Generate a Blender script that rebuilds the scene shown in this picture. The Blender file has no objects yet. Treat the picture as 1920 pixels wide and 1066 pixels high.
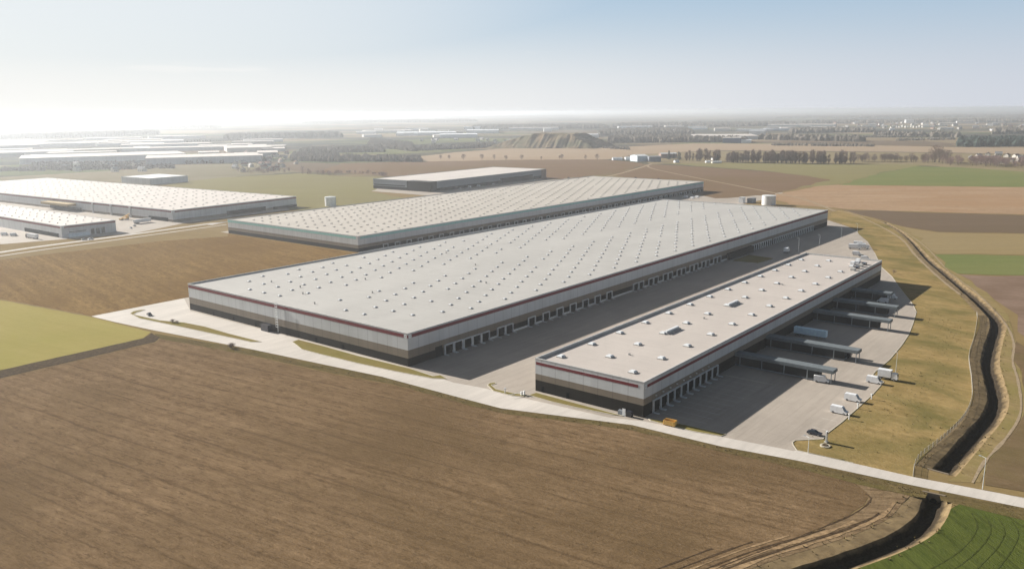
import bpy, bmesh, math, random
from mathutils import Vector, Matrix
from mathutils.geometry import delaunay_2d_cdt
random.seed(7)
R = math.radians
C = bpy.context.scene.collection
SC = bpy.context.scene

# ------------------------------------------------------------------ camera
H = 100.0
FPX, PITCH, ROLL = 1535.5, 0.208, -0.009
TH = 0.678                                   # heading of the warehouses' long side, from +Y towards +X
fw = Vector((0, math.cos(PITCH), -math.sin(PITCH)))
rt = Vector((1, 0, 0)); up = rt.cross(fw)
cr, sr = math.cos(ROLL), math.sin(ROLL)
rt, up = cr * rt + sr * up, -sr * rt + cr * up
cam = bpy.data.cameras.new('camera'); co = bpy.data.objects.new('camera', cam); C.objects.link(co)
co.matrix_world = Matrix(((rt.x, up.x, -fw.x, 0), (rt.y, up.y, -fw.y, 0), (rt.z, up.z, -fw.z, H), (0, 0, 0, 1)))
cam.sensor_width = 36; cam.lens = FPX / 1920 * 36; cam.clip_start = 1; cam.clip_end = 90000
SC.camera = co

def gp(x, y, z=0.0):
    """where the survey ray through map point x, y meets the level z"""
    d = rt * ((x - 960) / FPX) + up * ((533 - y) / FPX) + fw
    t = (z - H) / d.z
    return Vector((d.x * t, d.y * t, z))

U = Vector((math.sin(TH), math.cos(TH), 0)); V = Vector((-math.cos(TH), math.sin(TH), 0))
ANG = math.atan2(U.y, U.x)
MAIN = Vector((-41.8, 315.2, 0)); SIDE = Vector((43.2, 257.0, 0)); TEAL = Vector((-112.1, 591.6, 0))
def loc(o, u, v, z=0.0):
    p = o + U * u + V * v; return Vector((p.x, p.y, z))

# ------------------------------------------------------------------ materials
class NT:
    def __init__(s, name):
        s.m = bpy.data.materials.new(name); s.m.use_nodes = True
        s.t = s.m.node_tree; s.b = s.t.nodes['Principled BSDF']
        s.b.inputs['Roughness'].default_value = .9
        s.b.inputs['Specular IOR Level'].default_value = .2
    def n(s, typ, **kw):
        n = s.t.nodes.new('ShaderNode' + typ)
        for k, v in kw.items(): setattr(n, k, v)
        return n
    def l(s, a, b): s.t.links.new(a, b)
    def pos(s, ang=0, sc=(1, 1, 1), local=False):
        if local: out = s.n('TexCoord').outputs['Object']
        else: out = s.n('NewGeometry').outputs['Position']
        if ang:
            r = s.n('VectorRotate', rotation_type='Z_AXIS'); s.l(out, r.inputs['Vector']); r.inputs['Angle'].default_value = ang
            out = r.outputs[0]
        mp = s.n('Mapping'); mp.inputs['Scale'].default_value = sc; s.l(out, mp.inputs['Vector'])
        return mp.outputs[0]
    def noise(s, vec, scale=1, detail=4, rough=.6, dist=0):
        n = s.n('TexNoise'); s.l(vec, n.inputs['Vector']); n.inputs['Scale'].default_value = scale
        n.inputs['Detail'].default_value = detail; n.inputs['Roughness'].default_value = rough; n.inputs['Distortion'].default_value = dist
        return n.outputs['Fac']
    def rng(s, v, a, b, c=0, d=1):
        n = s.n('MapRange'); s.l(v, n.inputs[0])
        for i, x in enumerate((a, b, c, d)): n.inputs[i + 1].default_value = x
        return n.outputs[0]
    def math(s, op, a, b=None):
        n = s.n('Math', operation=op)
        for i, x in enumerate((a, b)):
            if x is None: continue
            if isinstance(x, (int, float)): n.inputs[i].default_value = x
            else: s.l(x, n.inputs[i])
        return n.outputs[0]
    def mix(s, f, a, b, blend='MIX'):
        n = s.n('Mix', data_type='RGBA', blend_type=blend)
        for i, x in ((0, f), (6, a), (7, b)):
            if isinstance(x, (int, float)): n.inputs[i].default_value = x
            elif isinstance(x, tuple): n.inputs[i].default_value = (*x, 1)
            else: s.l(x, n.inputs[i])
        return n.outputs[2]
    def col(s, c):
        if isinstance(c, tuple): s.b.inputs['Base Color'].default_value = (*c, 1)
        else: s.l(c, s.b.inputs['Base Color'])
        return s.m

MATS = {}
def plain(name, c, rough=.7, spec=.3, metal=0, var=.12):
    if name in MATS: return MATS[name]
    t = NT(name); t.b.inputs['Roughness'].default_value = rough; t.b.inputs['Specular IOR Level'].default_value = spec
    t.b.inputs['Metallic'].default_value = metal
    f = t.noise(t.pos(local=True), .7, 3)
    d = tuple(x * (1 - var) for x in c); e = tuple(min(.95, x * (1 + var)) for x in c)
    MATS[name] = t.col(t.mix(t.rng(f, .3, .7), d, e)); return MATS[name]

def field(name, c1, c2, ang, streak=(1 / 140, 1 / 5), fine=(1 / 12, 1 / .9), patch=1 / 70, pc=None, gain=1.0, bump=0.0, lines=0, c3=None, crisp=0):
    """ploughed or sown land: streaks along the working direction, broad patches, fine clods"""
    t = NT(name); t.b.inputs['Specular IOR Level'].default_value = 0; t.b.inputs['Roughness'].default_value = 1
    a = t.noise(t.pos(ang, (streak[0], streak[1], 1)), 1, 5, .62)
    b = t.noise(t.pos(ang, (fine[0], fine[1], 1)), 1, 4, .7)
    e = t.noise(t.pos(ang, (1 / 1.7, 1 / .8, 1)), 1, 3, .75)
    p = t.noise(t.pos(ang, (patch * .6, patch, 1)), 1, 4, .55, .6)
    g = t.noise(t.pos(ang, (1 / 9, 1 / 4, 1)), 1, 5, .7, .8)
    b2 = t.noise(t.pos(ang, (1 / 5.5, 1 / 2.6, 1)), 1, 5, .75, .7)
    f = t.math('ADD', t.math('MULTIPLY', t.rng(a, .3, .7), .25), t.math('MULTIPLY', t.rng(b, .3, .7), .14))
    f = t.math('ADD', f, t.math('MULTIPLY', t.rng(b2, .3, .7), .3))
    f = t.math('ADD', f, t.math('ADD', t.math('MULTIPLY', t.rng(e, .3, .7), .13), t.math('MULTIPLY', t.rng(g, .3, .7), .18)))
    f = t.rng(f, .5 - .38 / gain, .5 + .38 / gain)
    out = t.mix(f, c1, c2)
    if crisp:
        h = t.noise(t.pos(ang, (1 / 6, 1 / 1.4, 1)), 1, 4, .82); cl = t.noise(t.pos(ang, (1 / 2.4, 1 / 1.5, 1)), 1, 4, .85)
        out = t.mix(t.math('MULTIPLY', t.rng(h, .53, .62), crisp), out, tuple(x * .55 for x in c1)); out = t.mix(t.math('MULTIPLY', t.rng(cl, .58, .68), crisp), out, tuple(x * 1.25 for x in c2))
    if pc: out = t.mix(t.math('MULTIPLY', t.rng(p, .42, .66), .75), out, pc)
    if lines:
        sx = t.n('SeparateXYZ'); t.l(t.pos(ang, (1, 1, 1)), sx.inputs[0])
        w = t.math('ADD', sx.outputs[1], t.math('MULTIPLY', t.noise(t.pos(ang, (1 / 60, 1 / 60, 1)), 1, 2), 6.0))
        fr = t.math('PINGPONG', w, lines / 2)
        ln = t.rng(fr, .25, .75, .55, 0)
        out = t.mix(t.math('MULTIPLY', ln, t.rng(b, .35, .6)), out, c3 or c1)
    if bump:
        bn = t.n('Bump'); bn.inputs['Strength'].default_value = bump; bn.inputs['Distance'].default_value = .5
        t.l(t.math('ADD', b, e), bn.inputs['Height']); t.l(bn.outputs[0], t.b.inputs['Normal'])
    return t.col(out)

def concrete(name, c, joints=True):
    t = NT(name); t.b.inputs['Roughness'].default_value = .72; t.b.inputs['Specular IOR Level'].default_value = .18
    a = t.noise(t.pos(-ANG, (1 / 45, 1 / 30, 1)), 1, 5, .6, .4)
    b = t.noise(t.pos(-ANG, (1 / 25, 1 / 2.2, 1)), 1, 4, .65)
    e = t.noise(t.pos(0, (.8, .8, 1)), 1, 3, .7)
    f = t.math('ADD', t.math('MULTIPLY', t.rng(a, .3, .7), .45), t.math('ADD', t.math('MULTIPLY', t.rng(b, .3, .7), .3), t.math('MULTIPLY', e, .25)))
    out = t.mix(f, tuple(x * .7 for x in c), tuple(x * 1.18 for x in c))
    st_ = t.noise(t.pos(-ANG + .12, (1 / 30, 1 / 1.1, 1)), 1, 3, .6, 1.2)
    out = t.mix(t.rng(st_, .6, .72, 0, .3), out, tuple(x * .45 for x in c))
    vo = t.n('TexVoronoi'); t.l(t.pos(-ANG, (1 / 6, 1 / 6, 1)), vo.inputs['Vector']); vo.inputs['Scale'].default_value = 1; vo.inputs['Randomness'].default_value = 0
    sep = t.n('SeparateColor'); t.l(vo.outputs['Color'], sep.inputs[0])
    out = t.mix(t.math('MULTIPLY', sep.outputs[0], .12), out, tuple(x * .7 for x in c))
    if joints:
        sx = t.n('SeparateXYZ'); t.l(t.pos(-ANG, (1, 1, 1)), sx.inputs[0])
        j = t.math('MINIMUM', t.math('PINGPONG', sx.outputs[0], 3), t.math('PINGPONG', sx.outputs[1], 3))
        out = t.mix(t.rng(j, .03, .1, .35, 0), out, tuple(x * .5 for x in c))
    return t.col(out)

def cladding(name, c, rough=.55):
    t = NT(name); t.b.inputs['Roughness'].default_value = rough; t.b.inputs['Specular IOR Level'].default_value = .2
    sx = t.n('SeparateXYZ'); t.l(t.pos(0, (1, 1, 1), True), sx.inputs[0])
    w = t.math('ADD', sx.outputs[0], sx.outputs[1])
    seam = t.rng(t.math('PINGPONG', w, 3.0), .06, .2, .5, 0)
    wn = t.n('TexWhiteNoise', noise_dimensions='1D'); t.l(t.math('FLOOR', t.math('DIVIDE', t.math('ADD', w, 3), 6.0)), wn.inputs['W'])
    n = t.noise(t.pos(0, (1 / 3, 1 / 3, 1 / 9), True), 1, 4)
    out = t.mix(t.math('MULTIPLY', wn.outputs['Value'], .5), tuple(x * 1.04 for x in c), tuple(x * .86 for x in c))
    out = t.mix(t.rng(n, .4, .8, 0, .25), out, tuple(x * .75 for x in c))
    out = t.mix(seam, out, tuple(x * .45 for x in c))
    return t.col(out)

def membrane(name, c, spots=None):
    t = NT(name); t.b.inputs['Roughness'].default_value = .6; t.b.inputs['Specular IOR Level'].default_value = .3
    a = t.noise(t.pos(0, (1 / 60, 1 / 25, 1), True), 1, 5, .6, .5)
    b = t.noise(t.pos(0, (1 / 1.8, 1 / 22, 1), True), 1, 4, .6); g = t.noise(t.pos(0, (1 / 9, 1 / 9, 1), True), 1, 5, .65, .8)
    f = t.math('ADD', t.math('MULTIPLY', t.rng(a, .3, .7), .6), t.math('MULTIPLY', t.rng(b, .3, .7), .4))
    out = t.mix(f, tuple(x * .86 for x in c), tuple(min(.9, x * 1.08) for x in c))
    out = t.mix(t.rng(g, .55, .75, 0, .35), out, tuple(x * .72 for x in c))
    sx = t.n('SeparateXYZ'); t.l(t.pos(0, (1, 1, 1), True), sx.inputs[0])
    j = t.rng(t.math('PINGPONG', sx.outputs[0], 6.1), .05, .2, .1, 0)
    out = t.mix(j, out, tuple(x * .7 for x in c))
    return t.col(out)

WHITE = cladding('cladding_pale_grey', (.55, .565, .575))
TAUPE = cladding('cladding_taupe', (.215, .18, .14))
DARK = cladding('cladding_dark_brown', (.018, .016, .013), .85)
RED = plain('stripe_dark_red', (.15, .012, .018), .6)
COPING = plain('coping_pale', (.5, .5, .49), .6)
TEALM = plain('stripe_pale_teal', (.27, .52, .49), .6)
ROOFM = membrane('roof_membrane_grey_white', (.435, .42, .395))
ROOFS = membrane('roof_membrane_warm', (.49, .44, .4))
ROOFT = membrane('roof_membrane_beige', (.46, .42, .37))
ROOFW = membrane('roof_membrane_pinkish', (.58, .53, .49))
GLAZE = plain('skylight_polycarbonate', (.72, .74, .75), .25, .5)
GREYG = plain('skylight_shade_grey', (.33, .31, .285), .5)  # far domes greyed: their shadow side is put into the glaze colour
CURB = plain('skylight_curb', (.4, .39, .37), .7)
BLACK = plain('rubber_black', (.007, .009, .01), .9, .05)
FRAMEW = plain('frame_white', (.62, .64, .64), .5)
STEEL = plain('galvanised_steel', (.27, .3, .32), .6, .3, .1)
PAINTW = plain('paint_white', (.75, .76, .77), .3, .5)
PAINTD = plain('paint_dark', (.03, .032, .045), .25, .5)
PAINTS = plain('paint_silver', (.3, .31, .33), .3, .5, .4)
PAINTR = plain('paint_maroon', (.12, .02, .025), .3, .5)
YELLOW = plain('paint_yellow', (.72, .46, .13), .5)
GLASS = plain('glass_dark', (.02, .028, .035), .08, .6)
RUBBER = plain('tyre', (.025, .025, .026), .9)
TAIL = plain('lamp_red', (.3, .02, .02), .3)
LAMP = plain('lamp_clear', (.7, .7, .68), .2)
BARK = plain('bark', (.15, .118, .095), .95, .1)
TWIG = plain('bare_twigs', (.23, .175, .145), .95, .05, 0, .3)
TWIGP = plain('bare_twigs_reddish', (.27, .19, .175), .95, .05, 0, .3)
NEEDLE = plain('dark_needles', (.035, .048, .035), .95, .05, 0, .35)
WOOD = plain('bare_wood_mass', (.16, .14, .118), 1, 0, 0, .3)
WOODG = plain('evergreen_wood_mass', (.04, .055, .048), 1, 0, 0, .35)
TILE = plain('roof_tiles', (.2, .1, .075), .85)
TILEG = plain('roof_grey', (.25, .25, .26), .8)
RENDERW = plain('render_pale', (.6, .57, .52), .85)
BRICK = plain('render_brick', (.3, .22, .18), .85)
PIERM = plain('pier_roof_sheet', (.14, .16, .172), .7, .2)
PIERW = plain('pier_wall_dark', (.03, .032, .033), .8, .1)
BLUE = plain('shed_blue', (.08, .12, .24), .6)
BLUEW = plain('shed_pale_blue', (.62, .72, .78), .5)
GREYD = plain('shed_grey', (.2, .22, .25), .6)

# ------------------------------------------------------------------ mesh helpers
class MB:
    def __init__(s): s.v = []; s.f = []; s.m = []
    def q(s, pts, mi=0):
        b = len(s.v); s.v += [tuple(p) for p in pts]; s.f.append(tuple(range(b, b + len(pts)))); s.m.append(mi); return s
    def box(s, x0, x1, y0, y1, z0, z1, mi=0, top=None):
        b = len(s.v)
        s.v += [(x0, y0, z0), (x1, y0, z0), (x1, y1, z0), (x0, y1, z0), (x0, y0, z1), (x1, y0, z1), (x1, y1, z1), (x0, y1, z1)]
        for k, f in enumerate(((0, 3, 2, 1), (4, 5, 6, 7), (0, 1, 5, 4), (1, 2, 6, 5), (2, 3, 7, 6), (3, 0, 4, 7))):
            s.f.append(tuple(b + i for i in f)); s.m.append(top if (k == 1 and top is not None) else mi)
        return s
    def frus(s, x0, x1, y0, y1, z0, z1, ins, mi=0):
        b = len(s.v)
        s.v += [(x0, y0, z0), (x1, y0, z0), (x1, y1, z0), (x0, y1, z0), (x0 + ins, y0 + ins, z1), (x1 - ins, y0 + ins, z1), (x1 - ins, y1 - ins, z1), (x0 + ins, y1 - ins, z1)]
        for f in ((4, 5, 6, 7), (0, 1, 5, 4), (1, 2, 6, 5), (2, 3, 7, 6), (3, 0, 4, 7)):
            s.f.append(tuple(b + i for i in f)); s.m.append(mi)
        return s
    def cyl(s, p, r0, h, n=8, r1=None, mi=0, axis='z', cap=True):
        r1 = r0 if r1 is None else r1; b = len(s.v)
        for k in range(n):
            a = 2 * math.pi * k / n; c_, s_ = math.cos(a), math.sin(a)
            for r, t in ((r0, 0), (r1, h)):
                if axis == 'z': s.v.append((p[0] + r * c_, p[1] + r * s_, p[2] + t))
                elif axis == 'y': s.v.append((p[0] + r * c_, p[1] + t, p[2] + r * s_))
                else: s.v.append((p[0] + t, p[1] + r * c_, p[2] + r * s_))
        for k in range(n):
            j = (k + 1) % n; s.f.append((b + 2 * k, b + 2 * j, b + 2 * j + 1, b + 2 * k + 1)); s.m.append(mi)
        if cap:
            s.f.append(tuple(b + 2 * k + 1 for k in range(n))); s.m.append(mi)
            s.f.append(tuple(b + 2 * k for k in reversed(range(n)))); s.m.append(mi)
        return s
    def tube(s, a, b_, r0, r1, n=5, mi=0):
        a = Vector(a); b_ = Vector(b_); d = (b_ - a).normalized()
        e = d.orthogonal().normalized(); g = d.cross(e); b = len(s.v)
        for k in range(n):
            t = 2 * math.pi * k / n; w = e * math.cos(t) + g * math.sin(t)
            s.v.append(tuple(a + w * r0)); s.v.append(tuple(b_ + w * r1))
        for k in range(n):
            j = (k + 1) % n; s.f.append((b + 2 * k, b + 2 * j, b + 2 * j + 1, b + 2 * k + 1)); s.m.append(mi)
        return s
    def prof(s, pts, w, mi=0, tum=0, zt=0):
        """side profile (x, z) extruded over width w, sides leaning in by tum above height zt"""
        n = len(pts); b = len(s.v)
        for sg in (-1, 1):
            for x, z in pts: s.v.append((x, sg * (w / 2 - (tum if z > zt else 0)), z))
        s.f.append(tuple(b + i for i in range(n))); s.m.append(mi)
        s.f.append(tuple(b + n + i for i in reversed(range(n)))); s.m.append(mi)
        for i in range(n):
            j = (i + 1) % n; s.f.append((b + j, b + i, b + n + i, b + n + j)); s.m.append(mi)
        return s
    def build(s, name, mats, parent=None, smooth=False):
        me = bpy.data.meshes.new(name); me.from_pydata(s.v, [], s.f)
        for m in (mats if isinstance(mats, (list, tuple)) else [mats]): me.materials.append(m)
        if any(s.m): me.polygons.foreach_set('material_index', s.m)
        bm = bmesh.new(); bm.from_mesh(me); bmesh.ops.recalc_face_normals(bm, faces=bm.faces); bm.to_mesh(me); bm.free()
        if smooth: me.polygons.foreach_set('use_smooth', [True] * len(me.polygons))
        o = bpy.data.objects.new(name, me); C.objects.link(o)
        if parent: o.parent = parent
        return o

def tag(o, label, cat, group=None, kind=None):
    o['label'] = label; o['category'] = cat
    if group: o['group'] = group
    if kind: o['kind'] = kind
    return o
def thing(name, label, cat, p, rz=0, group=None):
    o = bpy.data.objects.new(name, None); C.objects.link(o); o.location = p; o.rotation_euler = (0, 0, rz)
    return tag(o, label, cat, group)
def kids(o): return [c for c in C.objects if c.parent == o]
def dup(root, p, rz, label, group=None, sc=None):
    def cp(o, par):
        c = o.copy(); C.objects.link(c); c.parent = par
        for ch in list(o.children): cp(ch, c)
        return c
    r = cp(root, None); r.location = p; r.rotation_euler = (0, 0, rz); r['label'] = label
    if group: r['group'] = group
    if sc: r.scale = sc
    return r

def jag(pts, step=4, amp=.4, closed=True, only=None):
    out = []; n = len(pts)
    for i in range(n if closed else n - 1):
        a = pts[i]; b = pts[(i + 1) % n]; L = (b - a).length
        k = max(1, min(160, int(L / step)))
        nrm = Vector((-(b - a).y, (b - a).x, 0)).normalized() if L > 0 else Vector()
        for j in range(k):
            p = a.lerp(b, j / k)
            if j or i: p = p + nrm * random.uniform(-amp, amp)
            out.append(p)
    if not closed: out.append(pts[-1])
    return out
def sheet(name, pts, z, m, skirt=0, step=0, amp=0):
    pts = [Vector((p[0], p[1], 0)) for p in pts]
    if step: pts = jag(pts, step, amp)
    bm = bmesh.new(); vs = [bm.verts.new((p.x, p.y, z)) for p in pts]
    f = bm.faces.new(vs)
    if f.calc_area() and f.normal.z < 0: f.normal_flip()
    f.normal_update()
    if f.normal.z < 0: f.normal_flip()
    if skirt:
        lo = [bm.verts.new((p.x, p.y, z - skirt)) for p in pts]
        for i in range(len(vs)):
            j = (i + 1) % len(vs); bm.faces.new((vs[i], vs[j], lo[j], lo[i]))
    bmesh.ops.triangulate(bm, faces=[f])
    me = bpy.data.meshes.new(name); bm.to_mesh(me); bm.free(); me.materials.append(m)
    o = bpy.data.objects.new(name, me); C.objects.link(o); o['kind'] = 'structure'; return o
def G(l): return [gp(*p) for p in l]
def ribbon(name, line, w, z, m, h=0, wob=0):
    """a strip of width w along a line of points"""
    mb = MB(); L = []; Rr = []
    for i, p in enumerate(line):
        d = (line[min(i + 1, len(line) - 1)] - line[max(i - 1, 0)]); n = Vector((-d.y, d.x, 0)).normalized()
        ww = w / 2 * (1 + random.uniform(-wob, wob))
        L.append((p.x + n.x * ww, p.y + n.y * ww)); Rr.append((p.x - n.x * ww, p.y - n.y * ww))
    for i in range(len(line) - 1):
        a, b, c, d = L[i], L[i + 1], Rr[i + 1], Rr[i]
        mb.q([(*a, z), (*d, z), (*c, z), (*b, z)])
        if h:
            mb.q([(*a, z), (*b, z), (*b, z - h), (*a, z - h)]); mb.q([(*d, z), (*c, z), (*c, z - h), (*d, z - h)])
    o = mb.build(name, m); o['kind'] = 'structure'; return o
def smooth_line(pts, step=5):
    out = []; n = len(pts)
    for i in range(n - 1):
        p0, p1, p2, p3 = pts[max(i - 1, 0)], pts[i], pts[i + 1], pts[min(i + 2, n - 1)]
        k = max(1, int((p2 - p1).length / step))
        for j in range(k):
            t = j / k
            out.append(.5 * ((2 * p1) + (p2 - p0) * t + (2 * p0 - 5 * p1 + 4 * p2 - p3) * t * t + (3 * p1 - p0 - 3 * p2 + p3) * t ** 3))
    out.append(pts[-1]); return out

# ------------------------------------------------------------------ ditch course
up_px = [(1757, 896), (1764, 889), (1811, 835.5), (1850, 790), (1862, 758), (1856, 723), (1848.5, 685), (1857, 645), (1864, 624), (1863, 607), (1850, 590), (1824, 565), (1793, 538.5), (1758.5, 509), (1737, 490), (1724, 475), (1707, 455.6), (1688, 438.5), (1660, 421)]
dn_px = [(900, 1440), (1130, 1265), (1270, 1185), (1380, 1135), (1480, 1093), (1574.5, 1061.5), (1655, 1032), (1712, 1002), (1737, 972), (1747, 946), (1749, 938)]
def ditch_line(px): 
    l = smooth_line([gp(x, y, -2) for x, y in px], 3); return [Vector((p.x, p.y, 0)) for p in l]
PROF = [(-7, 0), (-5, -.12), (-2.4, -.4), (-1.6, -1.3), (-.8, -2.5), (.2, -2.75), (1.3, -2.6), (2.4, -1.8), (3.8, -.8), (5.3, 0)]
def ditch(line, sc, seedv):
    rr = random.Random(seedv); rows = []
    for i, p in enumerate(line):
        d = (line[min(i + 1, len(line) - 1)] - line[max(i - 1, 0)]).normalized(); n = Vector((d.y, -d.x, 0))
        s = sc(i / (len(line) - 1)); row = []
        for k, (o, z) in enumerate(PROF):
            e = 0 if k in (0, len(PROF) - 1) else 1
            q = p + n * (o * s + e * rr.uniform(-.18, .18)); row.append((q.x, q.y, z * s + e * rr.uniform(-.1, .1)))
        rows.append(row)
    return rows
upl = ditch_line(up_px); dnl = ditch_line(dn_px)
def upsc(t): return .88 if t < .35 else max(.28, .88 - (t - .35) * .9)
rows_up = ditch(upl, upsc, 3); rows_dn = ditch(dnl, lambda t: .88, 4)

def earth(name):
    t = NT(name); t.b.inputs['Specular IOR Level'].default_value = .05; t.b.inputs['Roughness'].default_value = 1
    a = t.noise(t.pos(0, (.25, .25, .6)), 1, 5, .7); b = t.noise(t.pos(0, (1.4, 1.4, 1.4)), 1, 4, .7)
    sx = t.n('SeparateXYZ'); t.l(t.pos(), sx.inputs[0])
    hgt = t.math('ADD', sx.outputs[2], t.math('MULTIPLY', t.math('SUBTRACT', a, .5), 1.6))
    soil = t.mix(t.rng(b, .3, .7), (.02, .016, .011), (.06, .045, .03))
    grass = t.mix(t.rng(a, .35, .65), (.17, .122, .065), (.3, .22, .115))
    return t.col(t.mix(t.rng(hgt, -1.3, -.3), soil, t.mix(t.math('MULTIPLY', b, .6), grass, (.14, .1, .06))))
EARTH = earth('ditch_earth')
def unfold(rows, k):
    # drop edge points that run backwards where the bank bends tightly
    out = [0]
    for i in range(1, len(rows)):
        d = Vector(rows[min(i + 1, len(rows) - 1)][5]) - Vector(rows[max(i - 1, 0)][5]); e = Vector(rows[i][k]) - Vector(rows[out[-1]][k])
        if e.x * d.x + e.y * d.y > .3: out.append(i)
    return out
for rows in (rows_up, rows_dn):
    for k in (0, 1, len(PROF) - 2, len(PROF) - 1):
        ok = unfold(rows, k); j = 0
        for i in range(len(rows)):
            if i in ok: j = i
            else: rows[i][k] = (rows[j][k][0], rows[j][k][1], rows[i][k][2])
for nm, rows in (('ditch', rows_up), ('ditch', rows_dn)):
    mb = MB()
    for i in range(len(rows) - 1):
        for k in range(len(PROF) - 1): mb.q([rows[i][k], rows[i][k + 1], rows[i + 1][k + 1], rows[i + 1][k]])
    for row in (rows[0], rows[-1]):
        mb.q([(p[0], p[1], p[2]) for p in row])
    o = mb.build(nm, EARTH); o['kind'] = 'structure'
def edge(rows, k):
    out = []
    for r in rows:
        p = Vector((r[k][0], r[k][1], 0))
        if not out or (p - out[-1]).length > .4: out.append(p)
    return out

# ------------------------------------------------------------------ ground with the ditch cut out of it
def ground_mat():
    t = NT('ground_land'); t.b.inputs['Specular IOR Level'].default_value = 0; t.b.inputs['Roughness'].default_value = 1
    a = t.noise(t.pos(0, (1 / 18, 1 / 18, 1)), 1, 5, .65); b = t.noise(t.pos(0, (1 / 2, 1 / 2, 1)), 1, 4, .7)
    near = t.mix(t.math('ADD', t.math('MULTIPLY', a, .6), t.math('MULTIPLY', b, .4)), (.12, .088, .04), (.3, .215, .1))
    w = t.pos(.35, (1 / 520, 1 / 300, 1))
    vo = t.n('TexVoronoi'); t.l(w, vo.inputs['Vector']); vo.inputs['Scale'].default_value = 1; vo.inputs['Randomness'].default_value = .8
    sep = t.n('SeparateColor'); t.l(vo.outputs['Color'], sep.inputs[0])
    cr_ = t.n('ValToRGB'); t.l(sep.outputs[0], cr_.inputs[0]); cr_.color_ramp.interpolation = 'CONSTANT'
    els = [(0, (.15, .11, .075)), (.2, (.23, .175, .11)), (.36, (.1, .12, .05)), (.5, (.27, .21, .14)), (.64, (.085, .08, .055)), (.76, (.2, .16, .1)), (.9, (.14, .15, .065))]
    for i, (p, c) in enumerate(els):
        e = cr_.color_ramp.elements[0] if i == 0 else cr_.color_ramp.elements.new(p) if i > 1 else cr_.color_ramp.elements[1]
        e.position = p; e.color = (*c, 1)
    big = t.noise(t.pos(0, (1 / 1500, 1 / 700, 1)), 1, 5, .6)
    sml = t.noise(t.pos(0, (1 / 160, 1 / 90, 1)), 1, 4, .65)
    far = t.mix(t.rng(sml, .3, .7, 0, .35), cr_.outputs[0], (.1, .08, .055))
    far = t.mix(t.rng(t.math('ADD', big, t.math('MULTIPLY', sml, .25)), .6, .66), far, (.05, .053, .045))
    ln = t.n('VectorMath', operation='LENGTH'); t.l(t.pos(), ln.inputs[0])
    return t.col(t.mix(t.rng(ln.outputs['Value'], 1250, 1500), near, far))
gm = ground_mat()
loops = []
for rows in (rows_up, rows_dn):
    L, Rr = edge(rows, 0), edge(rows, -1); loops.append([(p.x, p.y) for p in L + Rr[::-1]])
B = 45000
verts = [(-B, -B), (B, -B), (B, B), (-B, B)]; edges = [(0, 1), (1, 2), (2, 3), (3, 0)]
for s in (900, 5000):
    b = len(verts); verts += [(-s, -s * .3), (s, -s * .3), (s, s * 2), (-s, s * 2)]; edges += [(b, b + 1), (b + 1, b + 2), (b + 2, b + 3), (b + 3, b)]
for lp in loops:
    b = len(verts); verts += lp; n = len(lp); edges += [(b + i, b + (i + 1) % n) for i in range(n)]
ov, oe, of, *_ = delaunay_2d_cdt([Vector(v) for v in verts], edges, [], 1, 1e-4)
def inside(p, lp):
    c = False; j = len(lp) - 1
    for i in range(len(lp)):
        if (lp[i][1] > p[1]) != (lp[j][1] > p[1]) and p[0] < (lp[j][0] - lp[i][0]) * (p[1] - lp[i][1]) / (lp[j][1] - lp[i][1]) + lp[i][0]: c = not c
        j = i
    return c
mb = MB(); mb.v = [(v.x, v.y, 0) for v in ov]
for f in of:
    c = [sum(ov[i][k] for i in f) / len(f) for k in (0, 1)]
    if not any(inside(c, lp) for lp in loops): mb.f.append(tuple(f)); mb.m.append(0)
o = mb.build('ground', gm); o['kind'] = 'structure'
for p in o.data.polygons: pass

# ------------------------------------------------------------------ fields
FA = -math.atan2(-215, 345)           # working direction, along the road
plough = field('field_ploughed', (.108, .068, .035), (.255, .172, .098), FA, (1 / 160, 1 / 3.2), (1 / 34, 1 / 1.0), 1 / 55, (.118, .078, .04), 1.5, .6, 12, (.078, .05, .027), .5)
stub = field('field_stubble', (.11, .064, .021), (.265, .168, .064), FA + .28, (1 / 130, 1 / 6), (1 / 25, 1 / 1.8), 1 / 60, (.14, .082, .028), 1.4, .3, 0, None, .5)
greenl = field('field_young_crop', (.25, .205, .062), (.34, .285, .105), FA, (1 / 200, 1 / 9), (1 / 30, 1 / 2), 1 / 90, (.25, .225, .06), .8, 0, 0)
greenw = field('field_winter_wheat', (.04, .056, .012), (.1, .112, .028), FA + .9, (1 / 60, 1 / 4), (1 / 10, 1 / .6), 1 / 22, (.085, .105, .025), 1.3, .4, 7, (.035, .042, .012))
verge = field('verge_grass', (.07, .052, .024), (.175, .13, .06), FA, (1 / 20, 1 / 3), (1 / 4, 1 / .8), 1 / 9, (.115, .095, .035), 1.4, .6)
lawn = field('lawn_dry', (.185, .13, .05), (.345, .248, .11), .9, (1 / 25, 1 / 16), (1 / 4, 1 / 2), 1 / 20, (.115, .105, .035), 1.5, .4)
lawn2 = field('island_grass', (.14, .12, .035), (.23, .19, .065), FA, (1 / 20, 1 / 4), (1 / 5, 1 / 1), 1 / 8, (.2, .15, .06), 1.1, .3)
head = field('headland', (.1, .066, .037), (.29, .205, .12), math.atan2(-90, 190) + .55, (1 / 70, 1 / 1.9), (1 / 12, 1 / .7), 1 / 12, (.2, .14, .08), 1.7, .6, 4.5, (.09, .058, .033))
bank = plain('bank_soil', (.075, .055, .035), 1, 0, 0, .4)
olive = field('field_olive', (.15, .135, .06), (.24, .21, .095), .1, (1 / 300, 1 / 20), (1 / 60, 1 / 6), 1 / 150, (.19, .165, .08), .8)
brownf = field('field_brown', (.125, .078, .045), (.2, .135, .085), .15, (1 / 300, 1 / 22), (1 / 60, 1 / 8), 1 / 150, (.15, .1, .05), .9)
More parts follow.
